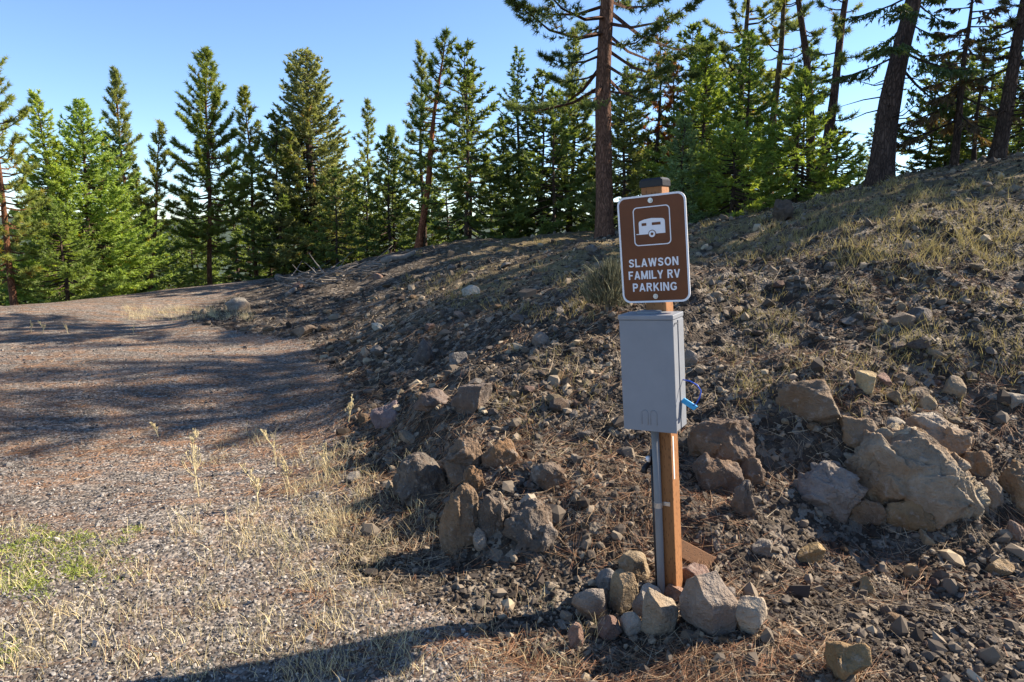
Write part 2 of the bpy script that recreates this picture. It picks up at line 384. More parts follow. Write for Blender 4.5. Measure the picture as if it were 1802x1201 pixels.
F = np.stack([idx[:-1,:-1], idx[:-1,1:], idx[1:,1:], idx[1:,:-1]], -1).reshape(-1,4)
fm = RM[F].mean(1) > .5
for nm, sel in (('gravel_road', fm), ('ground', ~fm)):
    f = F[sel]; used, inv = np.unique(f, return_inverse=True); f = inv.reshape(-1,4)
    me = mesh_np(nm, np.stack([X[used],Y[used],Z[used]],1), f, M_GROUND, True, None, {'road': RM[used], 'grassy': GR[used], 'forest': smooth01(45, 110, np.hypot(X[used], Y[used]))})
    tag(link(nm, me), kind='structure')

# ------------------------------------------------------------------ conifers
def norm(a): return a/(np.linalg.norm(a, axis=-1, keepdims=True)+1e-9)
def conifer(seed, h, r, cb, kind, rb, lean=(0,0), bend=0.0, bs=1.0, dens=1.0, top=1.0, hang=0.0, orange=.05, stubs=0, full=.68):
    rng = np.random.default_rng(seed)
    ph = rng.uniform(0, 6.28)
    def axis(z):
        q = z/h
        return np.stack([lean[0]*z+bend*np.sin(q*3.1)*h+.006*h*np.sin(q*9+ph), lean[1]*z+.006*h*np.sin(q*7+ph*2), z], -1)
    # trunk
    zt = np.concatenate([[-.5, 0, .12, .35], np.linspace(.8, h, 26)])
    q = np.clip(zt/h, 0, 1); rad = rb*((1-q)**.75*.94+.02)*(1+.28*np.exp(-np.maximum(zt,0)/.20))
    ns = 12; ang = np.arange(ns)*2*math.pi/ns
    A = axis(np.maximum(zt, 0)); A[:,2] = zt
    wob = 1+.07*noise3(np.stack(np.broadcast_arrays(np.cos(ang)[None]*2+seed, np.sin(ang)[None]*2, zt[:,None]*2.2), -1).reshape(-1,3), seed).reshape(len(zt), ns)
    TV = np.stack([A[:,None,0]+rad[:,None]*wob*np.cos(ang), A[:,None,1]+rad[:,None]*wob*np.sin(ang), np.broadcast_to(A[:,2:3], (len(zt), ns))], -1).reshape(-1,3)
    k = np.arange(len(zt)-1)[:,None]*ns; j = np.arange(ns)[None]; j2 = (j+1) % ns
    TF = np.stack([k+j, k+j2, k+ns+j2, k+ns+j], -1).reshape(-1,4)
    # branches
    pine = kind == 'pine'
    nb = int((h*(1-cb))*(17 if pine else 26)*dens/bs**.5); nb = max(nb, 30)
    t = (np.arange(nb)+rng.uniform(0, 1, nb))/nb*top
    z = h*(cb+(1-cb)*t*.99)
    az = np.arange(nb)*2.39996+rng.normal(0, .5, nb)
    if pine:
        env = (1-t)**.62*(.62+.38*np.minimum(1, t/.22))+.05
        lump = 1+.35*noise3(np.stack([np.cos(az)*1.4, np.sin(az)*1.4, z*.9], -1)+seed*3.3, seed)
        elev = np.radians(-14+64*t**1.1)+rng.normal(0, .14, nb)
    else:
        env = (1-t)**full*(.82+.18*np.minimum(1, t/.12))+.02
        lump = 1+.22*noise3(np.stack([np.cos(az)*1.6, np.sin(az)*1.6, z*1.2], -1)+seed*3.3, seed)
        elev = np.radians(-12+52*t**1.2)+rng.normal(0, .10, nb)
    Lb = np.maximum(r*env*lump*rng.uniform(.72, 1.3, nb)*1.12, .12)
    curv = (.20 if pine else .12)-hang
    ca, sa = np.cos(az), np.sin(az); ce, se = np.cos(elev), np.sin(elev)
    P0 = axis(z)
    def spine(i, s):
        Li = Lb[i]; hz = Li*s*ce[i]; zz = Li*(s*se[i]+curv*s*s-.10*np.sin(s*3.14))
        return P0[i]+np.stack([hz*ca[i], hz*sa[i], zz], -1)
    # limbs
    ss = np.array([0, .3, .62, .92]); ib = np.arange(nb)
    rb0 = np.clip(.010+.012*Lb, .008, .05)*(1.25 if pine else 1)
    rings = []
    for s in ss:
        C = spine(ib, np.full(nb, s)); rr = rb0*(1-.88*s)
        side = np.stack([-sa, ca, np.zeros(nb)], -1)
        up = np.stack([-se*ca, -se*sa, ce], -1)
        rings.append(np.stack([C+rr[:,None]*(math.cos(a)*side+math.sin(a)*up) for a in (0, 2.094, 4.189)], 1))
    LV = np.stack(rings, 1).reshape(-1,3)
    b = (np.arange(nb)*12)[:,None,None]; kk = (np.arange(3)*3)[None,:,None]; j = np.arange(3)[None,None]; j2 = (j+1) % 3
    LF = np.stack([b+kk+j, b+kk+j2, b+kk+3+j2, b+kk+3+j], -1).reshape(-1,4)
    # dead stubs on the clear bole
    if stubs:
        for q in range(stubs):
            zz = rng.uniform(.12, cb*1.05)*h; a = rng.uniform(0, 6.28); ll = rng.uniform(.15, .9); p0 = axis(np.array([zz]))[0]
            pts = [p0, p0+np.array([math.cos(a)*ll*.5, math.sin(a)*ll*.5, -.03*ll]), p0+np.array([math.cos(a)*ll, math.sin(a)*ll, ll*rng.uniform(-.25,.25)])]
            v_, f_ = tube(pts, [.018,.012,.004], 3, False)
            LF = np.concatenate([LF, np.array(f_)+len(LV)]); LV = np.concatenate([LV, v_])
    # twigs
    m = np.maximum(4, (Lb*(17 if pine else 22)*(.7+.45*np.minimum(Lb,1.6))/bs).astype(int))
    ti = np.repeat(ib, m); nt_ = len(ti)
    s = .22+.78*rng.uniform(0, 1, nt_)**(.62 if pine else .85)
    C = spine(ti, s); T = norm(spine(ti, s+.05)-C)
    side = np.stack([-sa[ti], ca[ti], np.zeros(nt_)], -1)*np.where(rng.uniform(size=nt_) < .5, -1, 1)[:,None]
    sp = rng.uniform(.4, 1.2, nt_)[:,None]
    D = norm(T+side*sp+np.stack([np.zeros(nt_), np.zeros(nt_), rng.normal(.12 if pine else -.03, .25 if pine else .16, nt_)], -1)-np.array([0,0,hang*1.2]))
    if pine:
        tl = np.clip(Lb[ti]*.26*(1.12-s), .04, .42)*rng.uniform(.6, 1.2, nt_)
        nbld = 21
        tip = C+D*tl[:,None]
        ti2 = np.repeat(np.arange(nt_), nbld); M_ = len(ti2)
        rd = norm(rng.normal(size=(M_,3)))
        d = norm(rd*.95+D[ti2]*.75+np.array([0,0,.22-hang]))
        o = tip[ti2]-D[ti2]*(rng.uniform(0, .10, M_)*bs)[:,None]
        ln = rng.uniform(.08, .165, M_)*bs**.5; wd = rng.uniform(.016, .027, M_)*bs
    else:
        tl = np.clip(Lb[ti]*.36*(1.12-s), .07, .5)*rng.uniform(.7, 1.2, nt_)
        nbld = 10
        ti2 = np.repeat(np.arange(nt_), nbld); M_ = len(ti2)
        qq = np.tile(np.linspace(.08, 1.0, nbld), nt_)+rng.uniform(-.06, .06, M_)
        o = C[ti2]+D[ti2]*(tl[ti2]*qq)[:,None]
        rd = norm(rng.normal(size=(M_,3))*np.array([1,1,.55]))
        d = norm(rd*.75+D[ti2]*.85+np.array([0,0,-.05-hang]))
        ln = rng.uniform(.06, .12, M_)*bs**.6; wd = rng.uniform(.024, .040, M_)*bs
    w = norm(np.cross(d, norm(rng.normal(size=(M_,3)))))
    V = np.stack([o-w*wd[:,None]*.5, o+w*wd[:,None]*.5, o+d*ln[:,None]], 1).reshape(-1,3)
    CF = np.arange(M_*3).reshape(-1,3)
    tb = rng.uniform(.1, .75, nb)[ti][ti2]; tint = np.clip(.55*tb+.4*rng.uniform(0, .9, M_)+.04, 0, .92)
    low = rng.uniform(size=nt_) < .4*orange*(1.6-1.2*t[ti]-.4*s); tint[low[ti2]] = rng.uniform(.95, 1, low[ti2].sum())
    return (TV, TF), (LV, LF), (V, CF, tint)
TREE_MESH = {}
def tree(name, label, loc, proto_key=None, args=None, col=(.07,.11,.035), bark=(.17,.085,.05), cat='tree', group=None, rotz=0, scale=1.0, parts=('trunk','limbs','crown')):
    root = empty(name, loc); root.rotation_euler = (0,0,rotz); root.scale = (scale,)*3
    tag(root, label, cat, group)
    key = proto_key or label
    if key not in TREE_MESH:
        (TV,TF),(LV,LF),(CV,CF,ct) = conifer(**args)
        TREE_MESH[key] = (mesh_np('trunk', TV, TF, M_BARK, True), mesh_np('limbs', LV, LF, M_BARK), mesh_np('crown', CV, CF, M_FOL, False, ct))
    t, l, c = TREE_MESH[key]
    for nm, me, cc in (('trunk', t, bark), ('limbs', l, tuple(b*.75 for b in bark)), ('crown', c, col)):
        o = link(nm, me, root); o.color = (*cc, 1)
        if nm == 'limbs': o['kind'] = 'stuff'
    return root
def tree_px(name, label, u, vtop, hw, Yd, kind, cb=.08, h=None, col=(.07,.11,.035), bark=(.17,.085,.05), rb=None, seed=None, group=None, lean=(0,0), bend=0, dens=1.0, hang=0, orange=.05, stubs=0, bs=None, top=1.0, ub=None, full=.68):
    """place a tree at ground distance Yd whose top / half-width match what the place shows"""
    vm = vtop+.45*(470-vtop); d = ray(ub if ub else u, vm); t = Yd/d[1]; x = d[0]*t
    zb = H(x, Yd)-.03
    if h is None: dt = ray(u, vtop); zt = EYE+dt[2]*Yd/dt[1]; h = zt-zb
    if ub: lean = (lean[0]+(u-ub)/FPX*t/h*1.6, lean[1])
    if bs is None: bs = min(max(Yd/19.0, .8), 1.7)
    return tree(name, label, (x, Yd, zb), None, dict(seed=seed or (abs(hash((int(u), int(vtop)))) % 9999), h=h, r=hw*t/FPX, cb=cb, kind=kind, rb=rb or .0075*h+.03, lean=lean, bend=bend, bs=bs, dens=dens, hang=hang, orange=orange, stubs=stubs, top=top, full=full), col, bark, group=group)
YG = (.185,.235,.06); MG = (.128,.150,.062); DG = (.09,.12,.042); GG = (.15,.165,.085); BG = (.105,.15,.075)
PB = (.24,.115,.065); FB = (.12,.085,.065)
tree_px('pine_tree', 'tall loose pine with browning lower needles at the road edge, leftmost of the row', -12, 28, 62, 15.5, 'pine', .10, col=(.15,.175,.06), bark=PB, orange=.22, seed=1, dens=1.0)
tree_px('fir_tree', 'bright yellow-green young conifer standing beside the tall browning pine', 80, 164, 72, 18.5, 'fir', .03, col=YG, bark=FB, seed=2, dens=1.7, full=.8)
tree_px('fir_tree', 'broadest bright green fir on the road edge, its skirt reaching the ground', 150, 176, 125, 19.5, 'fir', .02, col=(.17,.235,.07), bark=FB, seed=3, dens=1.9, full=.85)
tree_px('fir_tree', 'small dark green sapling in front of the two bright firs', 107, 368, 70, 16.2, 'fir', .04, col=(.10,.14,.042), bark=FB, seed=4, dens=1.4)
tree_px('pine_tree', 'pointed blue-green pine rising behind the broad bright fir', 215, 122, 46, 25, 'pine', .16, col=MG, bark=PB, seed=5, dens=1.6)
tree_px('pine_tree', 'slim leaning pine with bare pinkish lower trunk and rusty needles', 275, 215, 38, 21.5, 'pine', .38, col=(.16,.17,.055), bark=(.30,.15,.09), seed=6, ub=246, orange=.15)
tree_px('pine_tree', 'large bushy pine with two-storey crown beyond the road crest', 366, 86, 64, 22.5, 'pine', .20, col=(.12,.15,.04), bark=PB, seed=7, dens=1.7, ub=352)
tree_px('pine_tree', 'narrow pale pine on a clear straight stem beyond the road crest', 440, 156, 40, 23.5, 'pine', .34, col=(.16,.18,.055), bark=PB, seed=8, dens=1.5)
tree_px('fir_tree', 'huge dense grey-green spruce-shaped tree beside the slash pile', 545, 93, 84, 23.5, 'fir', .08, col=GG, bark=FB, seed=9, dens=2.1, full=.5, orange=.09, rb=.2)
tree_px('pine_tree', 'spindly spire-topped pine with sparse short branches', 649, 176, 30, 26, 'pine', .20, col=MG, bark=FB, seed=10, dens=.9)
tree_px('fir_tree', 'small cone-shaped fir left of the spindly spire-topped pine', 622, 300, 30, 25, 'fir', .03, col=DG, bark=FB, seed=11)
tree_px('pine_tree', 'mid-height rounded pine between spindly spire and red-stemmed pine', 692, 226, 42, 25, 'pine', .15, col=MG, bark=FB, seed=12, dens=1.2)
tree_px('pine_tree', 'tall ponderosa with slanting reddish bare lower trunk', 766, 60, 46, 19.5, 'pine', .40, col=(.085,.12,.04), bark=(.34,.13,.07), seed=13, dens=1.15, ub=733, rb=.115, orange=.10, stubs=4)
tree_px('pine_tree', 'dark straight pine just behind the slanting reddish trunk', 742, 76, 28, 21.5, 'pine', .30, col=MG, bark=FB, seed=113, dens=1.1)
tree_px('pine_tree', 'slender pine with a dark visible stem, next after the slanting red trunk', 826, 130, 36, 22.5, 'pine', .30, col=MG, bark=FB, seed=14, dens=1.15, orange=.08)
tree_px('pine_tree', 'full columnar pine with a tapering blue-green crown', 912, 88, 50, 21.5, 'fir', .15, col=BG, bark=FB, seed=15)
tree_px('pine_tree', 'tall shaded pine directly behind the big bare ponderosa trunk', 1008, 52, 46, 22, 'pine', .20, col=MG, bark=FB, seed=16, dens=1.3)
# hero ponderosa
hx = at(1054, 425, 14.6); hz = H(hx[0], 14.4)
tree('ponderosa_pine', 'big ponderosa with thick bare scaly trunk rising from the slope top behind the sign', (hx[0], 14.4, hz-.05), None,
     dict(seed=24, h=11.8, r=2.15, cb=.25, kind='pine', rb=.20, lean=(.014,0), bs=.82, dens=.55, hang=.10, orange=.06, stubs=12), (.075,.10,.04), (.23,.125,.085))
tree_px('fir_tree', 'dense dark fir close beside the big bare trunk on its uphill side', 1098, 135, 60, 17.5, 'fir', .03, col=MG, bark=FB, seed=17, dens=1.5)
tree_px('dead_pine', 'dying pine snag with bare upper twigs and rust-red needles', 1158, 30, 34, 18.5, 'pine', .30, col=(.20,.075,.035), bark=(.10,.075,.06), seed=18, dens=.42, orange=.3)
tree_px('pine_tree', 'thin pine with reddish-brown needles next to the dying snag', 1182, 105, 30, 19.5, 'pine', .22, col=(.17,.095,.045), bark=FB, seed=19, dens=.75, orange=.3)
tree_px('fir_tree', 'tall bright green fir rising directly behind the sign post', 1237, 80, 84, 16, 'fir', .05, col=(.15,.20,.05), bark=FB, seed=20, dens=1.7, full=.75, bs=.85)
tree_px('fir_tree', 'short bluish young fir just behind the post cap', 1200, 212, 52, 13.6, 'fir', .02, col=(.13,.18,.095), bark=FB, seed=21, dens=2.0, full=.75, bs=.8)
tree_px('fir_tree', 'narrow dark-tipped fir in front of the thin pine stems', 1312, 62, 58, 15.5, 'fir', .05, col=(.115,.165,.045), bark=FB, seed=22, dens=1.6, bs=.85)
tree_px('fir_tree', 'low spreading green fir at the edge of the yellow grass', 1290, 225, 74, 13.2, 'fir', .08, col=(.16,.205,.05), bark=FB, seed=23, dens=2.0, full=.7, bs=.8)
tree_px('pine_tree', 'tall open pine with its crown spreading over the bright fir', 1308, -150, 92, 19, 'pine', .42, col=MG, bark=FB, seed=25, dens=.55, rb=.12, stubs=6)
tree_px('pine_tree', 'tall thin pine with patchy yellowing needles and straight mossy stem', 1370, -200, 66, 17, 'pine', .30, col=(.13,.15,.045), bark=(.17,.12,.06), seed=26, dens=.5, rb=.11, orange=.12, stubs=10)
tree_px('pine_tree', 'dark pine trunk leaning downhill over the young firs', 1402, -220, 46, 15.5, 'pine', .45, col=MG, bark=(.13,.075,.055), seed=27, dens=.22, rb=.115, ub=1452, stubs=8)
tree_px('pine_tree', 'dark pine trunk leaning uphill with sparse drooping tufts', 1486, -230, 52, 14.5, 'pine', .22, col=MG, bark=(.13,.08,.06), seed=28, dens=.22, rb=.115, ub=1456, hang=.14, stubs=8)
tree_px('fir_tree', 'bushy bright fir between the two leaning dark trunks', 1402, 125, 72, 13.6, 'fir', .08, col=(.14,.19,.05), bark=FB, seed=29, dens=1.7, bs=.8)
tree_px('fir_tree', 'small sunlit fir at the foot of the uphill-leaning trunk', 1468, 232, 52, 14.5, 'fir', .04, col=(.15,.20,.05), bark=FB, seed=30, dens=1.8, bs=.85)
tree_px('fir_tree', 'distant bluish fir seen through the gap beside the thick dark trunk', 1535, 205, 30, 27, 'fir', .03, col=(.085,.12,.085), bark=FB, seed=31)
tree_px('fir_tree', 'distant short fir at the bottom of the bright sky gap', 1508, 255, 26, 30, 'fir', .03, col=(.085,.125,.07), bark=FB, seed=32)
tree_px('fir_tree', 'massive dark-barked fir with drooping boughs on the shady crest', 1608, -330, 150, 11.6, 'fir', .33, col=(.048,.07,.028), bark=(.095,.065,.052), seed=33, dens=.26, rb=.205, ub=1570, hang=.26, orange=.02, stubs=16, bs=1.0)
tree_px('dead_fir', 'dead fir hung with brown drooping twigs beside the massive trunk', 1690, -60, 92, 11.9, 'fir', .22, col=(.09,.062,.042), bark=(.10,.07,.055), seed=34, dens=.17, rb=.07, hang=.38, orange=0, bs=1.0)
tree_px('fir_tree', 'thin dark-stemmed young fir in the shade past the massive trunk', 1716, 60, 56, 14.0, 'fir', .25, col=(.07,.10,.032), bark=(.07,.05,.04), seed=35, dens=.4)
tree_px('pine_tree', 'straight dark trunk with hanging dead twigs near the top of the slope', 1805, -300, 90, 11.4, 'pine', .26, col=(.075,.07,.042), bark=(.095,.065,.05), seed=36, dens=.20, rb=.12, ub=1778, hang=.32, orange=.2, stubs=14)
# dark understorey closing the gaps
proto = []
for k, (hh, rr, kd) in enumerate(((4.6,1.25,'fir'),(6.0,1.35,'fir'),(3.4,1.15,'fir'),(7.0,1.3,'pine'))):
    proto.append(dict(seed=70+k, h=hh, r=rr, cb=.04, kind=kd, rb=.008*hh+.02, bs=1.55, dens=.85, orange=.03))
rng = np.random.default_rng(5)
fill = []
for u in np.arange(-60, 620, 22): fill.append((u+rng.uniform(-14,14), rng.uniform(21.5, 34), rng.choice([0,0,2,2]), 'left'))
for u in np.arange(585, 1230, 30): fill.append((u+rng.uniform(-12,12), rng.uniform(18.5, 27), rng.choice([0,0,2,2,2]), 'mid'))
for u in np.arange(1240, 1460, 55): fill.append((u+rng.uniform(-12,12), rng.uniform(18, 24), rng.choice([0,2,2]), 'right'))
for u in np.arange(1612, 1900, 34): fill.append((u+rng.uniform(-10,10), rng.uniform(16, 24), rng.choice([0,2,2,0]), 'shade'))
FL = {'left': ('dark young fir in the thicket beyond the far road edge', 'firs in the thicket beyond the road'),
      'mid': ('green young fir crowding the slope top below the tall pines', 'young firs along the slope top'),
      'right': ('background fir filling the stand behind the bright hillside firs', 'background firs on the hillside'),
      'shade': ('shaded young fir in the dark thicket uphill of the massive trunk', 'firs in the dark thicket')}
for u, Yd, k, zone in fill:
    d = ray(u, 420); x = d[0]*Yd/d[1]; s = rng.uniform(.75, 1.15)*(1.0 if zone != 'shade' else .8)
    if zone == 'left': s *= 1.05
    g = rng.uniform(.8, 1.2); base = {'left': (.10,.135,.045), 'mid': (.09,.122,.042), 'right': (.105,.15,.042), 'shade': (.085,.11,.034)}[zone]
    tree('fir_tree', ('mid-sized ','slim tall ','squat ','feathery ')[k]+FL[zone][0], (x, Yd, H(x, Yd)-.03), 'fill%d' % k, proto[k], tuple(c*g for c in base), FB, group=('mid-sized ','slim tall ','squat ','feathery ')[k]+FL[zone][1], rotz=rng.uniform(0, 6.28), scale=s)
# trees uphill that throw the shade across slope and road
SH = dict(seed=91, h=13.0, r=1.45, cb=.30, kind='pine', rb=.15, bs=1.2, dens=.5)
SH2 = dict(seed=92, h=12.0, r=2.2, cb=.10, kind='fir', rb=.2, bs=1.6, dens=.8)
for x, y, k, s in [(10.7,10.9,0,.85),(15.0,12.7,0,1.0),(13.5,14.2,0,.9),(19.5,16.5,0,1.1),(16.2,17.6,0,1.0),(18.2,19.5,1,1.0),(17.5,14.6,0,1.0)]:
    tree('pine_tree' if k == 0 else 'fir_tree', 'mature conifer of the uphill stand whose shadow crosses the slope and road', (x, y, H(x, y)-.05), 'shadow%d' % k, SH2 if k else SH, MG, PB, group='uphill conifers', rotz=x*2.1, scale=s)

# ------------------------------------------------------------------ signed service post
def sign_assembly():
    b, t0 = hit(1180, 1044); root = empty('sign_post', (b[0], b[1], H(b[0], b[1])))
    root.rotation_mode = 'QUATERNION'
    root.rotation_quaternion = (Matrix.Rotation(R(-4.0), 4, 'Y') @ Matrix.Rotation(R(-1.0), 4, 'X') @ Matrix.Rotation(R(-32), 4, 'Z')).to_quaternion()
    tag(root, 'wooden service post with brown trailer parking sign, grey meter box and conduit', 'sign post')
    P = .0445
    link('post', bm_mesh('post', box_bm(-P,P,-P,P,-.45,1.815,.004), M_WOOD), root)
    bm = bmesh.new(); w = P+.005
    base = [bm.verts.new((sx*w, sy*w, 1.790)) for sx, sy in ((-1,-1),(1,-1),(1,1),(-1,1))]
    mid = [bm.verts.new((sx*w, sy*w, 1.817)) for sx, sy in ((-1,-1),(1,-1),(1,1),(-1,1))]
    tp = [bm.verts.new((sx*.040, sy*.040, 1.826)) for sx, sy in ((-1,-1),(1,-1),(1,1),(-1,1))]
    for k in range(4):
        bm.faces.new((base[k], base[(k+1)%4], mid[(k+1)%4], mid[k])); bm.faces.new((mid[k], mid[(k+1)%4], tp[(k+1)%4], tp[k]))
    bm.faces.new(tp); bm.faces.new(base[::-1])
    bmesh.ops.bevel(bm, geom=bm.edges[:], offset=.002, segments=2, affect='EDGES')
    link('post_cap', bm_mesh('post_cap', bm, M_BLACK), root)
    # sign panel (slightly turned on its bolts)
    sg = empty('sign_panel'); sg.parent = root; sg.location = (0, -P-.004, 1.540); sg.rotation_euler = (0, R(-1.0), 0)
    def rrect(w, h, r, n=8):
        pts = []
        for cx, cz, a0 in ((w/2-r, h/2-r, 0), (-w/2+r, h/2-r, 90), (-w/2+r, -h/2+r, 180), (w/2-r, -h/2+r, 270)):
            for k in range(n+1):
                a = R(a0+90*k/n); pts.append((cx+r*math.cos(a), cz+r*math.sin(a)))
        return pts
    def plate(pts, y0, y1, ox=0, oz=0):
        bm = bmesh.new(); a = [bm.verts.new((x+ox, y0, z+oz)) for x, z in pts]; b_ = [bm.verts.new((x+ox, y1, z+oz)) for x, z in pts]
        bm.faces.new(a); bm.faces.new(b_[::-1]); n = len(pts)
        for k in range(n): bm.faces.new((a[k], b_[k], b_[(k+1)%n], a[(k+1)%n]))
        bmesh.ops.recalc_face_normals(bm, faces=bm.faces[:]); return bm
    def ring(po, pi, y0, y1, ox=0, oz=0):
        bm = bmesh.new(); n = len(po)
        vv = [[bm.verts.new((x+ox, y, z+oz)) for x, z in p] for p, y in ((po,y0),(pi,y0),(po,y1),(pi,y1))]
        for k in range(n):
            k2 = (k+1) % n
            for a, b_ in ((0,1),(2,3),(0,2),(1,3)): bm.faces.new((vv[a][k], vv[a][k2], vv[b_][k2], vv[b_][k]))
        bmesh.ops.recalc_face_normals(bm, faces=bm.faces[:]); return bm
    W, Hh = .292, .440
    link('panel', bm_mesh('panel', plate(rrect(W, Hh, .035), -.001, .002), M_BROWN), sg)
    link('panel_border', bm_mesh('panel_border', ring(rrect(W+.0004, Hh+.0004, .035), rrect(W-.015, Hh-.015, .0285), -.0022, .0024), M_WHITE), sg)
    link('pictogram_frame', bm_mesh('pictogram_frame', ring(rrect(.158,.158,.018), rrect(.150,.150,.015), -.0022, -.0008, 0, .095), M_WHITE), sg)
    # trailer pictogram: outline with rounded roof, windows cut by brown plates, wheel rings, hitch
    body = [(.056,.062),(.056,.108)]+[(.056-.012*(1-math.cos(a)), .108+.014*math.sin(a)) for a in np.linspace(.3, 1.57, 5)]+[(.0,.126),(-.03,.123)]+[(-.045-.011*math.sin(a), .108+.010*math.cos(a)) for a in np.linspace(.2, 1.57, 5)]+[(-.056,.062)]
    body = [(x, z) for x, z in body][::-1]
    link('trailer_pictogram', bm_mesh('trailer_pictogram', plate(body, -.0022, -.0008), M_WHITE), sg)
    link('trailer_hitch', bm_mesh('trailer_hitch', box_bm(-.068,-.0565,-.0022,-.0008,.0625,.0658), M_WHITE), sg)
    for x0, x1 in ((-.043,-.023),(.001,.038)):
        link('trailer_window', bm_mesh('trailer_window', box_bm(x0,x1,-.0030,-.0023,.097,.108), M_BROWN), sg)
    def disc(r0, y0, y1, cx, cz, n=28): return plate([(r0*math.cos(2*math.pi*k/n), r0*math.sin(2*math.pi*k/n)) for k in range(n)], y0, y1, cx, cz)
    for r0, y0, y1, mt in ((.0165,-.0034,-.0023,M_BROWN),(.0135,-.0040,-.0035,M_WHITE),(.0058,-.0046,-.0041,M_BROWN)):
        link('trailer_wheel', bm_mesh('trailer_wheel', disc(r0, y0, y1, 0, .062), mt), sg)
    for zz in (.197, -.195):
        bm = bmesh.new(); bmesh.ops.create_cone(bm, cap_ends=True, segments=20, radius1=.0105, radius2=.0105, depth=.003)
        bm2 = bmesh.new()
        r_ = bmesh.ops.create_cone(bm, cap_ends=True, segments=6, radius1=.0062, radius2=.0058, depth=.005)
        for v in r_['verts']: v.co.z += .004
        bm2.free(); bmesh.ops.rotate(bm, verts=bm.verts[:], cent=(0,0,0), matrix=Matrix.Rotation(R(90), 3, 'X'))
        bmesh.ops.translate(bm, verts=bm.verts[:], vec=(0, -.003, zz))
        link('bolt', bm_mesh('bolt', bm, M_ZINC), sg)
    def ell(cx, cy, rx, ry, n=24): return [(cx+rx*math.cos(2*math.pi*k/n), cy+ry*math.sin(2*math.pi*k/n)) for k in range(n+1)]
    GL = {'S': (.68, [[(.60,.72),(.53,.85),(.34,.90),(.17,.85),(.11,.72),(.18,.59),(.34,.52),(.50,.45),(.58,.30),(.52,.16),(.34,.10),(.16,.14),(.08,.28)]]),
      'L': (.62, [[(.1,1),(.1,0)],[(.1,.1),(.62,.1)]]), 'A': (.76, [[(.09,0),(.38,1)],[(.67,0),(.38,1)],[(.2,.29),(.56,.29)]]),
      'W': (1.04, [[(.09,1),(.29,0)],[(.29,0),(.52,1)],[(.52,1),(.75,0)],[(.75,0),(.95,1)]]), 'O': (.80, [ell(.4,.5,.30,.41)]),
      'N': (.72, [[(.1,0),(.1,1)],[(.62,0),(.62,1)],[(.12,1),(.60,0)]]), 'F': (.62, [[(.1,0),(.1,1)],[(.1,.91),(.62,.91)],[(.1,.50),(.54,.50)]]),
      'M': (.88, [[(.1,0),(.1,1)],[(.78,0),(.78,1)],[(.13,1),(.44,.05)],[(.75,1),(.44,.05)]]), 'I': (.2, [[(.1,0),(.1,1)]]),
      'Y': (.72, [[(.36,0),(.36,.46)],[(.08,1),(.36,.40)],[(.64,1),(.36,.40)]]), 'R': (.70, [[(.1,0),(.1,1)],[(.1,.91),(.42,.91),(.54,.86),(.57,.73),(.54,.60),(.42,.54),(.1,.54)],[(.36,.54),(.60,0)]]),
      'V': (.72, [[(.08,1),(.36,0)],[(.64,1),(.36,0)]]), 'P': (.66, [[(.1,0),(.1,1)],[(.1,.91),(.40,.91),(.53,.85),(.56,.70),(.53,.55),(.40,.48),(.1,.48)]]),
      'K': (.70, [[(.1,0),(.1,1)],[(.1,.36),(.60,1)],[(.28,.58),(.62,0)]]), 'G': (.76, [[(.66,.72),(.58,.85),(.40,.90),(.22,.84),(.12,.68),(.10,.50),(.12,.32),(.22,.15),(.40,.10),(.58,.14),(.66,.22),(.66,.42)],[(.70,.42),(.42,.42)]])}
    for txt, zz, wd in (('SLAWSON', -.071, .214), ('FAMILY RV', -.122, .222), ('PARKING', -.173, .191)):
        tot = sum(GL[c][0] if c != ' ' else .28 for c in txt)+.12*(len(txt)-1); sx = wd/tot; sz = .035; x = -wd/2
        for c in txt:
            if c == ' ': x += (.28+.12)*sx; continue
            V = []; Fc = []
            for si, st in enumerate(GL[c][1]):
                P2 = np.array(st)*np.array([sx, sz]); n = len(P2); dv = np.diff(P2, axis=0); dv = norm(dv); nr = np.stack([-dv[:,1], dv[:,0]], -1)
                nn = np.vstack([nr[:1], nr[:-1]+nr[1:], nr[-1:]]); closed = n > 3 and np.allclose(P2[0], P2[-1])
                if closed: nn[0] = nn[-1] = nr[0]+nr[-1]
                nn = norm(nn); hw = .0031
                yb = -.0024-.00015*si; o0 = len(V)
                for k in range(n):
                    for sgn in (1, -1):
                        q = P2[k]+nn[k]*hw*sgn; V.append((x+q[0]-.003, yb, zz+min(max(q[1], 0), sz)))
                for k in range(n-1): Fc.append((o0+2*k, o0+2*k+1, o0+2*k+3, o0+2*k+2))
            V2 = V+[(a, -.0005, b2) for a, _, b2 in V]; m_ = len(V); F2 = list(Fc)
            for f in Fc: F2 += [(f[0],f[3],f[3]+m_,f[0]+m_), (f[1],f[2],f[2]+m_,f[1]+m_)]
            link('letter', pydata('letter', V2, F2, M_WHITE), sg); x += (GL[c][0]+.12)*sx
    # meter enclosure
    mb = empty('meter_box'); mb.parent = root; mb.location = (0, -P, 0)
    y1, y0 = -.0005, -.118; x0, x1 = -.113, .113; z0, z1 = .805, 1.262
    link('enclosure', bm_mesh('enclosure', box_bm(x0,x1,y0,y1,z0,z1,.003), M_BOXG), mb)
    link('front_cover', bm_mesh('front_cover', box_bm(x0-.0015,x1+.0015,y0-.006,y0-.0003,z0-.006,z1-.001,.002), M_BOXG), mb)
    link('hood', bm_mesh('hood', box_bm(x0-.004,x1+.004,y0-.012,y1,z1+.0005,z1+.020,.003), M_BOXG), mb)
    link('side_flange', bm_mesh('side_flange', box_bm(x1+.0003,x1+.0035,y0+.05,y1-.004,z0+.004,z1-.006,.001), M_BOXG), mb)
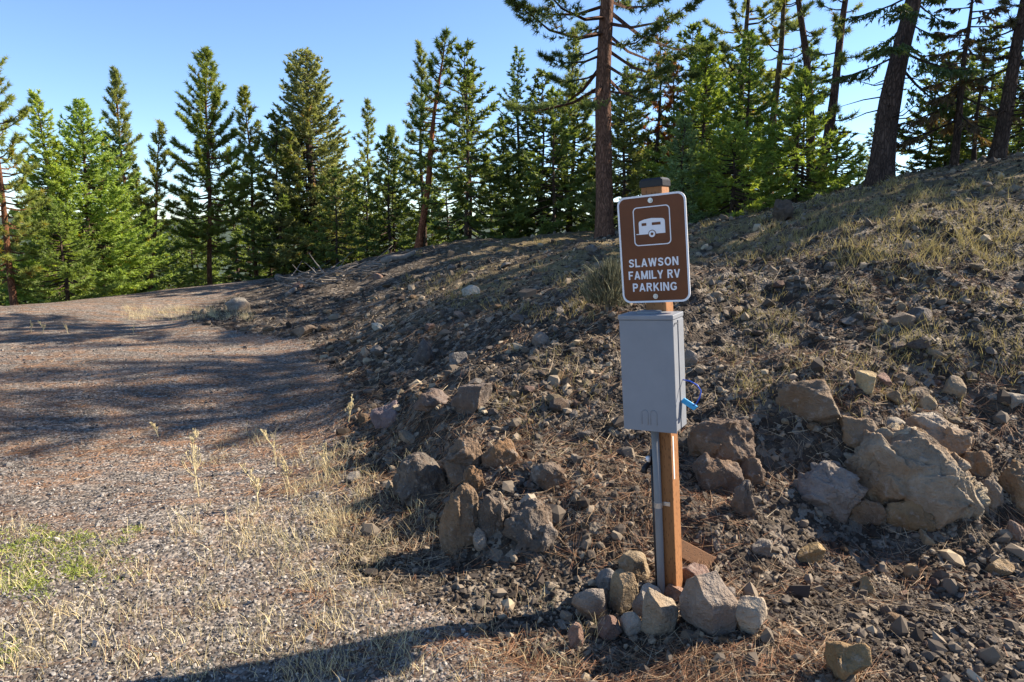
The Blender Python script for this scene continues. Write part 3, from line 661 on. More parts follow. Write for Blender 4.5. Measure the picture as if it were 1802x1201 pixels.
    bm = plate(rrect(.105,.062,.03), 0, .008); bmesh.ops.rotate(bm, verts=bm.verts[:], cent=(0,0,0), matrix=Matrix.Rotation(R(90),3,'X')); bmesh.ops.translate(bm, verts=bm.verts[:], vec=(-.01,-.055,z1+.0205))
    for v in bm.verts: v.co.z = z1+.0203 if v.co.z < z1+.0204+.0 else v.co.z
    link('hub_cover', bm_mesh('hub_cover', bm, M_BOXG), mb)
    for cx in (-.019, .019):
        pts = [(cx-.0135, y0-.0062, z0+.022), (cx-.0135, y0-.0062, z0+.070)]+[(cx-.0135*math.cos(a), y0-.0062, z0+.070+.0135*math.sin(a)) for a in np.linspace(.2, 2.94, 8)]+[(cx+.0135, y0-.0062, z0+.070),(cx+.0135, y0-.0062, z0+.022)]
        v, f = tube(pts, .0016, 6); link('knockout_emboss', pydata('knockout_emboss', v, f, M_BOXG, True), mb)
    v, f = tube([(x1+.002, y0+.018, z1-.016), (x1+.010, y0+.018, z1-.016)], .004, 10); link('screw', pydata('screw', v, f, M_ZINC), mb)
    # conduit
    v, f = tube([(-.018,-P-.020,-.25),(-.018,-P-.020,.1),(-.016,-P-.021,.4),(-.018,-P-.020,.81)], .0165, 16)
    cdt = link('conduit', pydata('conduit', v, f, M_PVC, True), root)
    bm = bmesh.new(); bmesh.ops.create_cone(bm, cap_ends=True, segments=20, radius1=.0185, radius2=.0185, depth=.024); bmesh.ops.translate(bm, verts=bm.verts[:], vec=(-.0165,-P-.0205,.44))
    st = link('strap', bm_mesh('strap', bm, M_ZINC), cdt)
    link('strap_ear', bm_mesh('strap_ear', box_bm(.0,.030,-P-.0035,-P-.0003,.431,.449,.001), M_ZINC), cdt)
    link('coupling', bm_mesh('coupling', (lambda b_: (bmesh.ops.create_cone(b_, cap_ends=True, segments=20, radius1=.021, radius2=.021, depth=.03), bmesh.ops.translate(b_, verts=b_.verts[:], vec=(-.018,-P-.020,.788)), b_)[-1])(bmesh.new()), M_PVC), cdt)
    # stapled paper on the sunlit side, black water line and spigot on the other
    link('stapled_strip', bm_mesh('stapled_strip', box_bm(P+.0003,P+.002,-.030,-.018,.55,.74), M_PAPER), root)
    v, f = tube([(-P-.0145,.010,-.3),(-P-.0145,.010,.66)], .0145, 12); wp = link('water_line', pydata('water_line', v, f, M_BLACK, True), root)
    v, f = tube([(-P-.014,.006,.60),(-P-.030,-.012,.602),(-P-.042,-.028,.585),(-P-.046,-.034,.565)], [.009,.011,.013,.016], 12); link('spigot', pydata('spigot', v, f, M_BLACK, True), wp)
    v, f = tube([(-P-.028,-.010,.61),(-P-.030,-.014,.632)], [.008,.012], 10); link('spigot_knob', pydata('spigot_knob', v, f, M_WHITE, True), wp)
    return root
post = sign_assembly()
bpy.context.view_layer.update()
# blue seal hanging at the box's side
mw = post.matrix_world
def pw(x, y, z): return np.array((mw @ Vector((x, y, z)))[:])
sroot = empty('meter_seal', tuple(pw(.125, -.1, .98))); tag(sroot, 'blue wire loop with light blue tag hanging beside the grey meter box', 'seal')
bpy.context.view_layer.update()
inv0 = np.array(pw(.125,-.1,.98))
pts = [pw(.118,-.085,1.005), pw(.15,-.085,1.000), pw(.178,-.085,.985), pw(.192,-.085,.962), pw(.186,-.086,.935), pw(.172,-.088,.908), pw(.158,-.088,.900)]
v, f = tube([p-inv0 for p in pts], .0026, 8); link('wire_loop', pydata('wire_loop', v, f, M_BLUE, True), sroot)
bm = box_bm(-.034,.034,-.0035,.0035,-.013,.013,.003); bmesh.ops.rotate(bm, verts=bm.verts[:], cent=(0,0,0), matrix=Matrix.Rotation(R(33),3,'Y') @ Matrix.Rotation(R(25),3,'X'))
tg = link('tag', bm_mesh('tag', bm, M_LBLUE), sroot); tg.location = tuple(pw(.142,-.088,.905)-inv0)

# ------------------------------------------------------------------ rocks
def ico(sub):
    bm = bmesh.new(); bmesh.ops.create_icosphere(bm, subdivisions=sub, radius=1)
    V = np.array([v.co[:] for v in bm.verts]); F = np.array([[v.index for v in f.verts] for f in bm.faces]); bm.free(); return V, F
ICO = {k: ico(k) for k in (1,2,3,4,5,6)}
def rock_np(seed, sub, cuts=9, lo=.55, hi=.85, rough=.05, soft=0.0, cells=0):
    rng = np.random.default_rng(seed); V, F = ICO[sub]; V = V.copy()
    nrm = norm(rng.normal(size=(cuts,3)))
    for n_ in nrm:
        d = rng.uniform(lo, hi); ex = np.maximum(V@n_-d, 0); V = V-ex[:,None]*n_*(1-soft)
    if cells:
        W = norm(V+.16*np.stack([noise3(V*2.5+seed+k*9, seed+k) for k in range(3)],-1)+.05*np.stack([noise3(V*8+seed+k*9, seed+k) for k in range(3)],-1))
        cc = norm(rng.normal(size=(cells,3))); D = np.sqrt(np.maximum(2-2*W@cc.T, 0)); si = np.argsort(D, 1)[:,:2]; ar = np.arange(len(V))
        d1 = D[ar,si[:,0]]; d2 = D[ar,si[:,1]]; off = rng.uniform(-.07,.07,cells); nc_ = norm(cc+rng.normal(0,.20,(cells,3)))
        dc = (nc_*cc).sum(1)*(1+off); W0 = norm(V); r0 = np.linalg.norm(V, axis=1)
        rf = dc[si[:,0]]/np.maximum((nc_[si[:,0]]*W0).sum(1), .45)
        V = W0*(r0*np.clip(rf, .72, 1.25)-.05*np.exp(-(d2-d1)/.022))[:,None]
    if sub >= 3:
        V = V*(1+rough*1.6*noise3(V*1.7+seed*1.3, seed)[:,None]+rough*.9*noise3(V*4.1+seed, seed+1)[:,None]+rough*.5*noise3(V*9+seed, seed+2)[:,None])
        if sub >= 5: V = V*(1+rough*.28*noise3(V*21+seed, seed+3)[:,None])
    elif sub == 2: V = V*(1+rough*1.5*noise3(V*2.3+seed, seed)[:,None])
    V -= (V.max(0)+V.min(0))/2; V /= np.ptp(V, axis=0)      # unit box
    return V, F
GREY = (.20,.18,.16); TAN = (.30,.235,.15); DARK = (.10,.087,.078); PALE = (.46,.41,.33); RED = (.20,.13,.105); BRN = (.22,.15,.09)
rs = [0]
def rock_px(u0, u1, v0, v1, col, label, sub=3, dep=.85, name='rock', parent=None, mat=None, cuts=9, rough=.05, sink=.12, rot=None, cat='rock', lift=0, soft=0.0, lo=.42, hi=.78, cells=0):
    rs[0] += 1; seed = rs[0]*17+3
    b, t = hit((u0+u1)/2, v1-(v1-v0)*.06); w = (u1-u0)*t/FPX; hh = (v1-v0)*t/FPX*.95
    V, F = rock_np(seed, sub, cuts, lo, hi, rough, soft, cells)
    d = w*dep
    V = V*np.array([w, d, hh*(1+sink)])
    yaw = math.atan2(b[0], b[1]) if rot is None else 0
    me = mesh_np(name, V, F, mat or M_ROCK, sub >= 4)
    if sub in (3,4,5):
        pass
    c = (b[0]+math.sin(yaw)*d*.42, b[1]+math.cos(yaw)*d*.42, b[2]+hh*(.5-sink*.5)+lift)
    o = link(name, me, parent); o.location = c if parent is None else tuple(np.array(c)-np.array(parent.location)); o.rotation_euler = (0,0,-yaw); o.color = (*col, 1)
    if parent is None: tag(o, label, cat)
    return o
# ring of stones round the post foot
RING = [
 (1008,1069,1043,1105,GREY,'grey rounded stone at the outer end of the stone ring, beside the gravel'),
 (1074,1120,1016,1090,TAN,'upright tan stone leaning against the conduit side of the post foot'),
 (1113,1140,1043,1092,GREY,'narrow grey wedge stone between the upright tan stone and the blocky one'),
 (1129,1188,1045,1131,(.24,.20,.15),'blocky tan stone standing directly in front of the post foot'),
 (1197,1291,1022,1132,(.19,.175,.16),'largest stone of the ring, grey and flat-faced, at the post foot'),
 (1290,1343,1058,1126,PALE,'pale cream stone leaning on the largest ring stone'),
 (1092,1128,1084,1126,(.26,.24,.21),'small light grey stone in front of the upright tan stone'),
 (1191,1247,1003,1042,RED,'reddish lumpy stone between the post and the wooden offcut'),
 (1169,1208,1036,1062,(.27,.17,.14),'small pinkish stone resting against the post front'),
 (1089,1141,984,1026,TAN,'light tan stone tucked behind the post foot'),
 (1046,1088,1010,1046,GREY,'grey stone behind the rounded end stone of the ring'),
 (1053,1094,1090,1130,(.13,.085,.075),'dark purplish stone low in front of the ring'),
 (1128,1161,1036,1060,PALE,'small pale flake lying at the conduit foot'),
 (1000,1026,1104,1150,RED,'small upright reddish stone standing apart in front of the ring'),
 (1272,1294,1038,1062,GREY,'small grey stone above the pale cream stone'),
 (1056,1078,1040,1066,DARK,'small dark stone wedged in the ring')]
for k, (a,b_,c,d,col,lab) in enumerate(RING):
    gw = (b_-a)*.06; a -= gw; b_ += gw; c -= (d-c)*.06
    rock_px(a,b_,c,d,col,lab, 4, .8, sink=.24, lift=.0, cuts=11 if k in (3,4) else 9, lo=.5, hi=.8)
# wooden offcut
b, t = hit(1228, 1004)
bm = box_bm(-.10,.10,-.0445,.0445,-.03,.03,.004)
oc = link('wood_offcut', bm_mesh('wood_offcut', bm, M_WOOD2)); oc.location = (b[0]-.01, b[1]+.06, b[2]+.035); oc.rotation_euler = (R(38), R(20), R(-24))
tag(oc, 'short sawn offcut of treated lumber lying behind the post foot', 'lumber')
# cracked outcrop in the cut bank
ob, _ = hit(1560, 915)
outc = empty('rock_outcrop', (ob[0], ob[1], H(ob[0], ob[1]))); tag(outc, 'large cracked tan outcrop with rust stains in the cut bank', 'outcrop')
for (a,b_,c,d,col,sub,cl,dp) in [(1462,1716,764,934,(.29,.245,.185),6,70,.55),(1478,1650,756,884,(.31,.255,.18),6,40,.62),(1580,1700,738,820,(.42,.39,.33),6,26,.75),
    (1618,1728,836,922,(.36,.305,.22),6,24,.6),(1386,1516,820,918,(.20,.175,.155),6,36,.65),(1556,1640,876,940,(.25,.19,.115),5,16,.55),(1688,1740,794,842,(.31,.27,.21),5,10,.7),(1468,1540,738,792,(.19,.15,.11),5,12,.8),
    (1484,1562,878,930,(.19,.155,.12),5,14,.5),(1440,1480,812,850,(.16,.13,.11),4,8,.7),(1640,1684,836,866,(.27,.23,.18),4,8,.6),(1716,1760,846,900,(.20,.16,.12),5,12,.6),(1542,1590,738,766,(.24,.21,.17),4,8,.9)]:
    rock_px(a,b_,c,d,col,None, sub, dp, 'boulder', outc, M_BOULDER, 5, .045, .34, lo=.72, hi=.95, soft=.2, cells=cl)
ob, _ = hit(1270, 850)
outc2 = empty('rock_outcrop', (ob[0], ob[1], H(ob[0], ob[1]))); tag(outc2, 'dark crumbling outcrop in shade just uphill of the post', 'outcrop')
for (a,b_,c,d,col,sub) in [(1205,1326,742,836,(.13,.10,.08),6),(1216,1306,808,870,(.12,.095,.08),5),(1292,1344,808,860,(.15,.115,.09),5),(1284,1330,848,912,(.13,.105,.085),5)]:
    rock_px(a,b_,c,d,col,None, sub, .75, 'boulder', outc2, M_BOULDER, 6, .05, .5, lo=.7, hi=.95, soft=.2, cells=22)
lb, _ = hit(790, 930)
ledge = empty('rock_ledge', (lb[0], lb[1], H(lb[0], lb[1]))); tag(ledge, 'rugged brown rock ledge breaking out of the bank nose beside the gravel pad', 'ledge')
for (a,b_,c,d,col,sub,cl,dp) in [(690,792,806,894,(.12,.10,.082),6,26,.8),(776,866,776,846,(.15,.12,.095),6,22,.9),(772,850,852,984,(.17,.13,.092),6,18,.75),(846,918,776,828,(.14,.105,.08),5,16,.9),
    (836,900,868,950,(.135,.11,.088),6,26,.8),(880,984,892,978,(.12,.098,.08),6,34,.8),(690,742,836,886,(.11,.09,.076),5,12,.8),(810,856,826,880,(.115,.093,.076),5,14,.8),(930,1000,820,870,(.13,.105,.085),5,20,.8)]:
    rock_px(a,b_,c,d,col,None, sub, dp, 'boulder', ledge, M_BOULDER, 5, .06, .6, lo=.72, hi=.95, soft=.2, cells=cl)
for (a,b_,c,d,col,lab,sub) in [
 (1364,1486,672,762,(.17,.135,.10),'rounded brown boulder half buried above the cracked outcrop',5),
 (1758,1830,818,908,(.22,.16,.10),'tan boulder beside the big outcrop near the slope foot',5),
 (652,710,710,758,(.20,.15,.145),'rounded purplish boulder at the road edge of the bank',4),
 (722,770,598,648,(.10,.088,.08),'dark upright slab set in the shaded bank above the road',4),
 (763,793,806,842,(.24,.20,.15),'small knobbly tan rock perched on the ledge at the bank nose',4),
 (832,860,934,972,(.24,.22,.19),'small light stone at the foot of the tall tan rock face',3),
 (790,823,621,646,(.21,.19,.17),'light grey stone uphill of the dark upright slab',3),
 (702,739,760,785,(.23,.19,.14),'flat tan stone beside the purplish boulder',3),
 (726,793,692,724,(.12,.095,.085),'low dark ledge rock above the purplish boulder',4),
 (788,868,676,736,(.12,.095,.08),'long dark ledge rock in the shaded bank',4),
 (936,968,586,610,(.22,.19,.16),'grey stone on the middle slope below the grey-green shrub',3),
 (938,982,926,978,(.15,.125,.105),'rough brown clod of rock on the gravel slope near the post',4),
 (812,845,503,519,PALE,'pale flat slab lying on the upper slope',3),
 (398,442,526,552,(.22,.20,.17),'grey boulder at the end of the grassy ditch',4),
 (514,558,574,595,(.17,.14,.11),'flat brown slab at the road edge by the ditch',3),
 (1504,1538,655,691,(.40,.31,.17),'bright tan pointed stone perched above the outcrop',3),
 (1568,1609,657,682,BRN,'brown stone next to the bright pointed stone',3),
 (1533,1568,659,680,RED,'reddish stone touching the bright pointed stone',3),
 (1658,1696,664,699,(.24,.19,.13),'squat flat-topped tan stone on the slope above the outcrop',3),
 (1627,1667,615,643,(.25,.20,.14),'tan stone uphill of the squat flat-topped one',3),
 (1566,1607,552,576,(.24,.19,.14),'light brown stone among grass high on the sunlit slope',3),
 (1593,1638,542,570,DARK,'dark blocky stone high on the sunlit slope',3),
 (1612,1646,696,724,(.26,.21,.14),'tan egg-shaped stone just above the outcrop top',3),
 (1593,1633,684,707,(.25,.21,.16),'flat pale stone behind the egg-shaped one',3),
 (1429,1459,674,696,(.24,.22,.19),'grey stone on top of the half buried brown boulder',3),
 (1737,1802,692,718,(.23,.20,.16),'long ridged stone lying on the slope above the outcrop',3),
 (1490,1524,549,572,DARK,'dark rounded stone in grass on the sunlit slope',3),
 (1203,1227,615,644,(.22,.19,.16),'grey stone just behind the meter box',3),
 (1402,1449,962,994,(.33,.23,.11),'ochre stone in the dark soil below the outcrop',3),
 (1508,1537,1020,1050,(.33,.24,.12),'small ochre stone beside the needle drift',3),
 (1736,1779,991,1017,(.29,.21,.12),'flat ochre stone on dark soil below the outcrop',3),
 (1590,1619,996,1022,(.24,.17,.10),'brown angular stone on the dark soil below the outcrop',3),
 (1614,1643,938,962,(.27,.20,.12),'small tan stone fallen at the outcrop foot',3),
 (1447,1526,1140,1215,(.25,.18,.095),'broad tan slab tilted in the foreground needles',4),
 (1321,1358,953,981,(.26,.23,.19),'light grey pitted stone past the wooden offcut',3),
 (1768,1798,918,953,(.18,.12,.09),'brown upright stone at the shaded foot of the tan boulder',3)]:
    big = sub >= 5
    rock_px(a,b_,c,d,col,lab,sub, .9 if not big else .7, sink=.38, mat=M_BOULDER if big else None, name='boulder' if (b_-a) > 60 else 'rock', cat='boulder' if (b_-a) > 60 else 'rock', rough=.06, soft=.05, cells=20 if big else (12 if sub == 4 else 0))
# scattered stones: 290 individuals of shared shapes, the smaller rest as stuff
SM = []
for k in range(8):
    V, F = rock_np(500+k, 2, 9, .45, .8, .05); SM.append(mesh_np('stone', V, F, M_ROCK, False))
ROCKLAB = [('stone lying loose on the slope above the outcrops','stones loose on the upper slope'),
           ('shard of rock on the shaded rubble bank along the road','rock shards on the rubble bank'),
           ('loose stone on dark soil in front of the outcrop','loose stones on dark soil')]
rng = np.random.default_rng(77)
cnt = [0,0,0]; lim = [130,120,40]; tries = 0
zones = [((940,1800),(430,760)), ((440,1040),(470,960)), ((1220,1800),(930,1190))]
for zi in range(3):
    while cnt[zi] < lim[zi] and tries < 2500:
        tries += 1
        u = rng.uniform(*zones[zi][0]); v = rng.uniform(*zones[zi][1])
        if zi == 2 and rng.uniform() < .4: u = rng.uniform(1550, 1800); v = rng.uniform(1080, 1195)
        b, t = hit(u, v)
        if t > 22: continue
        if road_mask(b[:1], b[1:2])[0] > .5 and zi != 2: continue
        if zi < 2 and 1080 < u < 1240 and v > 560: continue
        px = min(np.exp(rng.normal(2.75, .38)), 38); w = px*t/FPX
        if w < .02: continue
        w = min(w, .30)
        o = link('stone', SM[rng.integers(8)]); cnt[zi] += 1
        sc = (w, w*rng.uniform(.6,1), w*rng.uniform(.35,.75)); o.scale = sc
        o.rotation_euler = (rng.normal(0,.25), rng.normal(0,.25), rng.uniform(0,6.28)); o.location = (b[0], b[1], H(b[0],b[1])+sc[2]*.22)
        g = rng.uniform(.65, 1.3); c = [GREY,TAN,BRN,DARK,PALE,RED][rng.choice(6, p=[.34,.2,.16,.16,.07,.07])]
        if zi == 2: c = [GREY,DARK,RED,BRN][rng.integers(4)]
        o.color = (*[min(x*g,.55) for x in c], 1)
        cn = {GREY:'grey', TAN:'tan', BRN:'brown', DARK:'dark', PALE:'pale', RED:'reddish'}[c]; sn = 'flat' if sc[2] < .48*w else ('chunky' if sc[2] > .62*w else 'angular')
        tag(o, '%s %s %s' % (sn, cn, ROCKLAB[zi][0]), 'stone', '%s %s %s' % (sn, cn, ROCKLAB[zi][1]))

def scatter_pebbles(name, mat, n, sampler, size, seed, sub1=True, label=None, cat=None, tintf=None):
    rng = np.random.default_rng(seed); xy, sz = sampler(rng, n)
    n = len(xy); z = Hn(xy[:,0], xy[:,1])
    B, Fb = (ICO[1] if False else (None, None))
    # octahedral / icosahedral pebbles with jitter
    if sub1:
        ph = (1+5**.5)/2
        B = norm(np.array([(-1,ph,0),(1,ph,0),(-1,-ph,0),(1,-ph,0),(0,-1,ph),(0,1,ph),(0,-1,-ph),(0,1,-ph),(ph,0,-1),(ph,0,1),(-ph,0,-1),(-ph,0,1)], float))
        Fb = np.array([(0,11,5),(0,5,1),(0,1,7),(0,7,10),(0,10,11),(1,5,9),(5,11,4),(11,10,2),(10,7,6),(7,1,8),(3,9,4),(3,4,2),(3,2,6),(3,6,8),(3,8,9),(4,9,5),(2,4,11),(6,2,10),(8,6,7),(9,8,1)])
    else:
        B = np.array([(1,0,0),(-1,0,0),(0,1,0),(0,-1,0),(0,0,1),(0,0,-1)], float); Fb = np.array([(0,2,4),(2,1,4),(1,3,4),(3,0,4),(2,0,5),(1,2,5),(3,1,5),(0,3,5)])
    k = len(B)
    V = B[None]*(1+rng.uniform(-.3,.3,(n,k,1)))+rng.normal(0,.12,(n,k,3))
    V = V*np.stack([np.ones(n), rng.uniform(.6,1,n), rng.uniform(.45,.85,n)], -1)[:,None]*(sz*.5)[:,None,None]
    q = norm(rng.normal(size=(n,4))*np.array([.5,.5,1,1])+np.array([0,0,0,.0])); x_,y_,z_,w_ = q.T
    Rm = np.stack([1-2*(y_*y_+z_*z_),2*(x_*y_-z_*w_),2*(x_*z_+y_*w_),2*(x_*y_+z_*w_),1-2*(x_*x_+z_*z_),2*(y_*z_-x_*w_),2*(x_*z_-y_*w_),2*(y_*z_+x_*w_),1-2*(x_*x_+y_*y_)], -1).reshape(n,3,3)
    V = np.einsum('nij,nkj->nki', Rm, V)+np.stack([xy[:,0], xy[:,1], z+sz*.12], -1)[:,None]
    Fa = (Fb[None]+(np.arange(n)*k)[:,None,None]).reshape(-1,3)
    t = np.clip(rng.beta(1.6, 2.2, n), 0, 1)
    if tintf is not None: t = tintf(rng, t, xy)
    me = mesh_np(name, V.reshape(-1,3), Fa, mat, False, np.repeat(t, len(Fb)))
    o = link(name, me); tag(o, label, cat, None, 'stuff'); return o
def near_xy(rng, n, y0, y1, k=1.6, spread=.86):
    y = (y0**(1-k)+rng.uniform(0,1,n)*(y1**(1-k)-y0**(1-k)))**(1/(1-k))
    x = rng.uniform(-1,1,n)*(spread*y+.4); return np.stack([x,y],-1)
def s_road(rng, n):
    xy = near_xy(rng, n*2, 1.55, 10, 1.9); m = road_mask(xy[:,0], xy[:,1]) > rng.uniform(.15,.7,len(xy)); xy = xy[m][:n]
    return xy, np.exp(rng.normal(-4.62,.38,len(xy)))*(xy[:,1]/2.6)**.55
def s_bank(rng, n):
    xy = near_xy(rng, n*2, 1.7, 14, 1.7, .80); m = road_mask(xy[:,0], xy[:,1]) < rng.uniform(.3,.85,len(xy)); xy = xy[m][:n]
    return xy, np.exp(rng.normal(-4.45,.55,len(xy)))*(xy[:,1]/3.2)**.6
def s_stone(rng, n):
    xy = near_xy(rng, n*2, 2.0, 17, 1.45, .80); m = (road_mask(xy[:,0], xy[:,1]) < .4); xy = xy[m][:n]
    return xy, np.exp(rng.normal(-3.40,.48,len(xy)))*(xy[:,1]/4)**.55
scatter_pebbles('road_gravel', M_PEB, 46000, s_road, None, 1, False, 'fine grey gravel covering the road and parking pad', 'gravel', lambda r, t, xy: t*(1-.30*smooth01(3.0, 6.0, xy[:,1])))
scatter_pebbles('bank_rubble', M_CLOD, 44000, s_bank, None, 2, True, 'dark crumbly rubble and clods of the cut bank', 'rubble')
scatter_pebbles('small_stones', M_STONE, 4800, s_stone, None, 3, True, 'small broken stones strewn thickly over the slope', 'stones')

# ------------------------------------------------------------------ needles, grass, weeds
def blades(name, mat, base, dirs, length, width, bend, tint, label, cat, seg=2, kind='stuff'):
    n = len(base); side = norm(np.cross(dirs, np.array([0,0,1.0])+.01*dirs))
    rng = np.random.default_rng(n)
    a = rng.uniform(0,6.28,n); up = norm(np.cross(side, dirs)); wv = side*np.cos(a)[:,None]+up*np.sin(a)[:,None]
    rows = []
    for s in np.linspace(0,1,seg+1):
        c = base+dirs*(length*s)[:,None]+bend*(s*s)*length[:,None]
        w = width*(1-.8*s)*.5; rows.append(np.stack([c-wv*w[:,None], c+wv*w[:,None]],1))
    V = np.stack(rows,1).reshape(-1,3); k = 2*(seg+1)
    Fs = np.array([(2*i,2*i+1,2*i+3,2*i+2) for i in range(seg)]); Fa = (Fs[None]+(np.arange(n)*k)[:,None,None]).reshape(-1,4)
    o = link(name, mesh_np(name, V, Fa, mat, False, np.repeat(tint, seg))); tag(o, label, cat, None, kind); return o
rng = np.random.default_rng(31)
# fallen needles: drifts of sheaves lying flat
xy = near_xy(rng, 60000, 1.6, 11, 1.75)
dn = noise2(xy[:,0]*1.1+.4*xy[:,1], xy[:,1]*2.2, 40)*.6+noise2(xy[:,0]*3.5, xy[:,1]*5, 41)*.4
px_ = (xy[:,0]/xy[:,1]); toe = np.abs(xy[:,0]-np.interp(xy[:,1], TY, TX)) < .55
keep = dn+.35*toe+rng.normal(0,.22,len(xy)) > .14+.5*smooth01(3.9, 2.6, xy[:,1])*smooth01(.6, -.4, xy[:,0])+.48*smooth01(3.3, 2.5, xy[:,1])*smooth01(-.2, .6, xy[:,0])
xy = xy[keep][:13000]; n0 = len(xy)
ang = rng.uniform(0,6.28,n0)
xy3 = np.repeat(xy,2,0)+rng.normal(0,.004,(n0*2,2)); ang = np.repeat(ang,2)+rng.normal(0,.14,n0*2); n = n0*2
d = norm(np.stack([np.cos(ang), np.sin(ang)*.9, rng.normal(.03,.07,n)],-1)); ln = rng.uniform(.08,.16,n)
e = xy3+d[:,:2]*ln[:,None]; zb = Hn(xy3[:,0],xy3[:,1])+.007; ze = Hn(e[:,0],e[:,1])+.008
d = norm(np.stack([d[:,0]*ln, d[:,1]*ln, ze-zb+np.abs(rng.normal(0,.012,n))],-1))
bend = np.stack([rng.normal(0,.08,n), rng.normal(0,.08,n), np.zeros(n)],-1)
blades('needle_litter', M_NEEDLE, np.stack([xy3[:,0],xy3[:,1],zb],-1), d, ln, np.full(n,.0022)*(.7+.3*xy3[:,1]/2.5), bend, np.clip(rng.beta(2,2,n),0,1), 'rust-orange fallen pine needles scattered over gravel and soil', 'pine needles', 2)
# pale twigs, needles and dead grass stems littering the bank
rng = np.random.default_rng(33)
xy = near_xy(rng, 40000, 2.0, 13, 1.5, .8); dn = noise2(xy[:,0]*1.8, xy[:,1]*1.8, 44)
xy = xy[(road_mask(xy[:,0], xy[:,1]) < .6) & (dn+rng.normal(0,.3,len(xy)) > -.05+.7*smooth01(3.6, 2.6, xy[:,1]))][:15000]; n = len(xy); ang = rng.uniform(0,6.28,n); ln = np.exp(rng.normal(-2.35,.4,n))
e = xy+np.stack([np.cos(ang),np.sin(ang)],-1)*ln[:,None]; zb = Hn(xy[:,0],xy[:,1])+.006; ze = Hn(e[:,0],e[:,1])+.008+np.abs(rng.normal(0,.02,n))
d = norm(np.stack([e[:,0]-xy[:,0], e[:,1]-xy[:,1], ze-zb],-1))
blades('twig_litter', M_TWIG, np.stack([xy[:,0],xy[:,1],zb],-1), d, ln, .0009*xy[:,1]**.9, np.stack([rng.normal(0,.12,n),rng.normal(0,.12,n),np.abs(rng.normal(0,.08,n))],-1), np.clip(rng.beta(2,2,n),0,1), 'pale twigs and dead stems littering the rocky slope', 'litter', 3)
def tufts(centers, per, hgt, spread, rng, lean=.35):
    c = np.repeat(centers, per, 0); n = len(c); a = rng.uniform(0,6.28,n); rr = spread*np.sqrt(rng.uniform(0,1,n))
    xy = c[:,:2]+np.stack([np.cos(a)*rr, np.sin(a)*rr],-1); a2 = rng.uniform(0,6.28,n); le = np.abs(rng.normal(0,lean,n))
    d = norm(np.stack([np.cos(a2)*le, np.sin(a2)*le, np.ones(n)],-1)); ln = np.repeat(hgt, per)*rng.uniform(.35,1.1,n)
    bend = np.stack([np.cos(a2)*.25, np.sin(a2)*.25, np.full(n,-.12)],-1)
    return np.stack([xy[:,0],xy[:,1],Hn(xy[:,0],xy[:,1])-.004],-1), d, ln, bend
def img_centers(rng, n, u, v, cond=None):
    out = []
    P = []
    while len(out) < n:
        b, t = hit(rng.uniform(*u), rng.uniform(*v))
        if t < 60: out.append(b)
    return np.array(out)
# dry straw tufts in the foreground pad
c = np.concatenate([img_centers(rng,120,(0,760),(930,1200)), img_centers(rng,50,(330,640),(760,1000)), img_centers(rng,26,(560,1050),(1040,1200)), img_centers(rng,90,(215,440),(543,566)), img_centers(rng,30,(560,760),(780,960))])
hg = np.concatenate([rng.uniform(.04,.12,120), rng.uniform(.06,.16,50), rng.uniform(.04,.11,26), rng.uniform(.10,.22,90), rng.uniform(.06,.16,30)])
b_, d, ln, bd = tufts(c, 26, hg, .09, rng)
blades('dry_grass', M_STRAW, b_, d, ln, np.full(len(b_),.0028), bd, np.clip(rng.beta(2,2.2,len(b_)),0,1), 'short straw-coloured dry grass on the gravel pad and ditch', 'grass')
# hill grass, thin and mixed
c = np.concatenate([img_centers(rng,200,(1215,1800),(320,465)), img_centers(rng,130,(1240,1800),(450,720)), img_centers(rng,60,(700,1100),(425,560)), img_centers(rng,24,(880,1100),(600,800))])
hg = np.concatenate([rng.uniform(.06,.20,200), rng.uniform(.04,.12,130), rng.uniform(.06,.18,60), rng.uniform(.04,.10,24)])
b_, d, ln, bd = tufts(c, 26, hg, .13, rng, .45)
dist = np.hypot(b_[:,0], b_[:,1])
blades('hill_grass', M_HILLG, b_, d, ln, .0012*dist**.75, bd, np.clip(rng.beta(2,1.8,len(b_)),0,1), 'thin yellow and green grass growing over the upper slope', 'grass')
# green ground-cover mat
c = np.concatenate([img_centers(rng,48,(0,150),(940,1000)), img_centers(rng,30,(0,240),(925,1035)), img_centers(rng,26,(0,85),(1010,1050)), img_centers(rng,14,(125,165),(995,1012)), img_centers(rng,5,(0,14),(1130,1165))])
b_, d, ln, bd = tufts(c, 34, rng.uniform(.018,.034,len(c)), .055, rng, 1.3)
blades('ground_cover', M_GREENG, b_, d, ln, np.full(len(b_),.006), bd, rng.uniform(0,1,len(b_)), 'low bright green weed mat on the gravel', 'weeds')
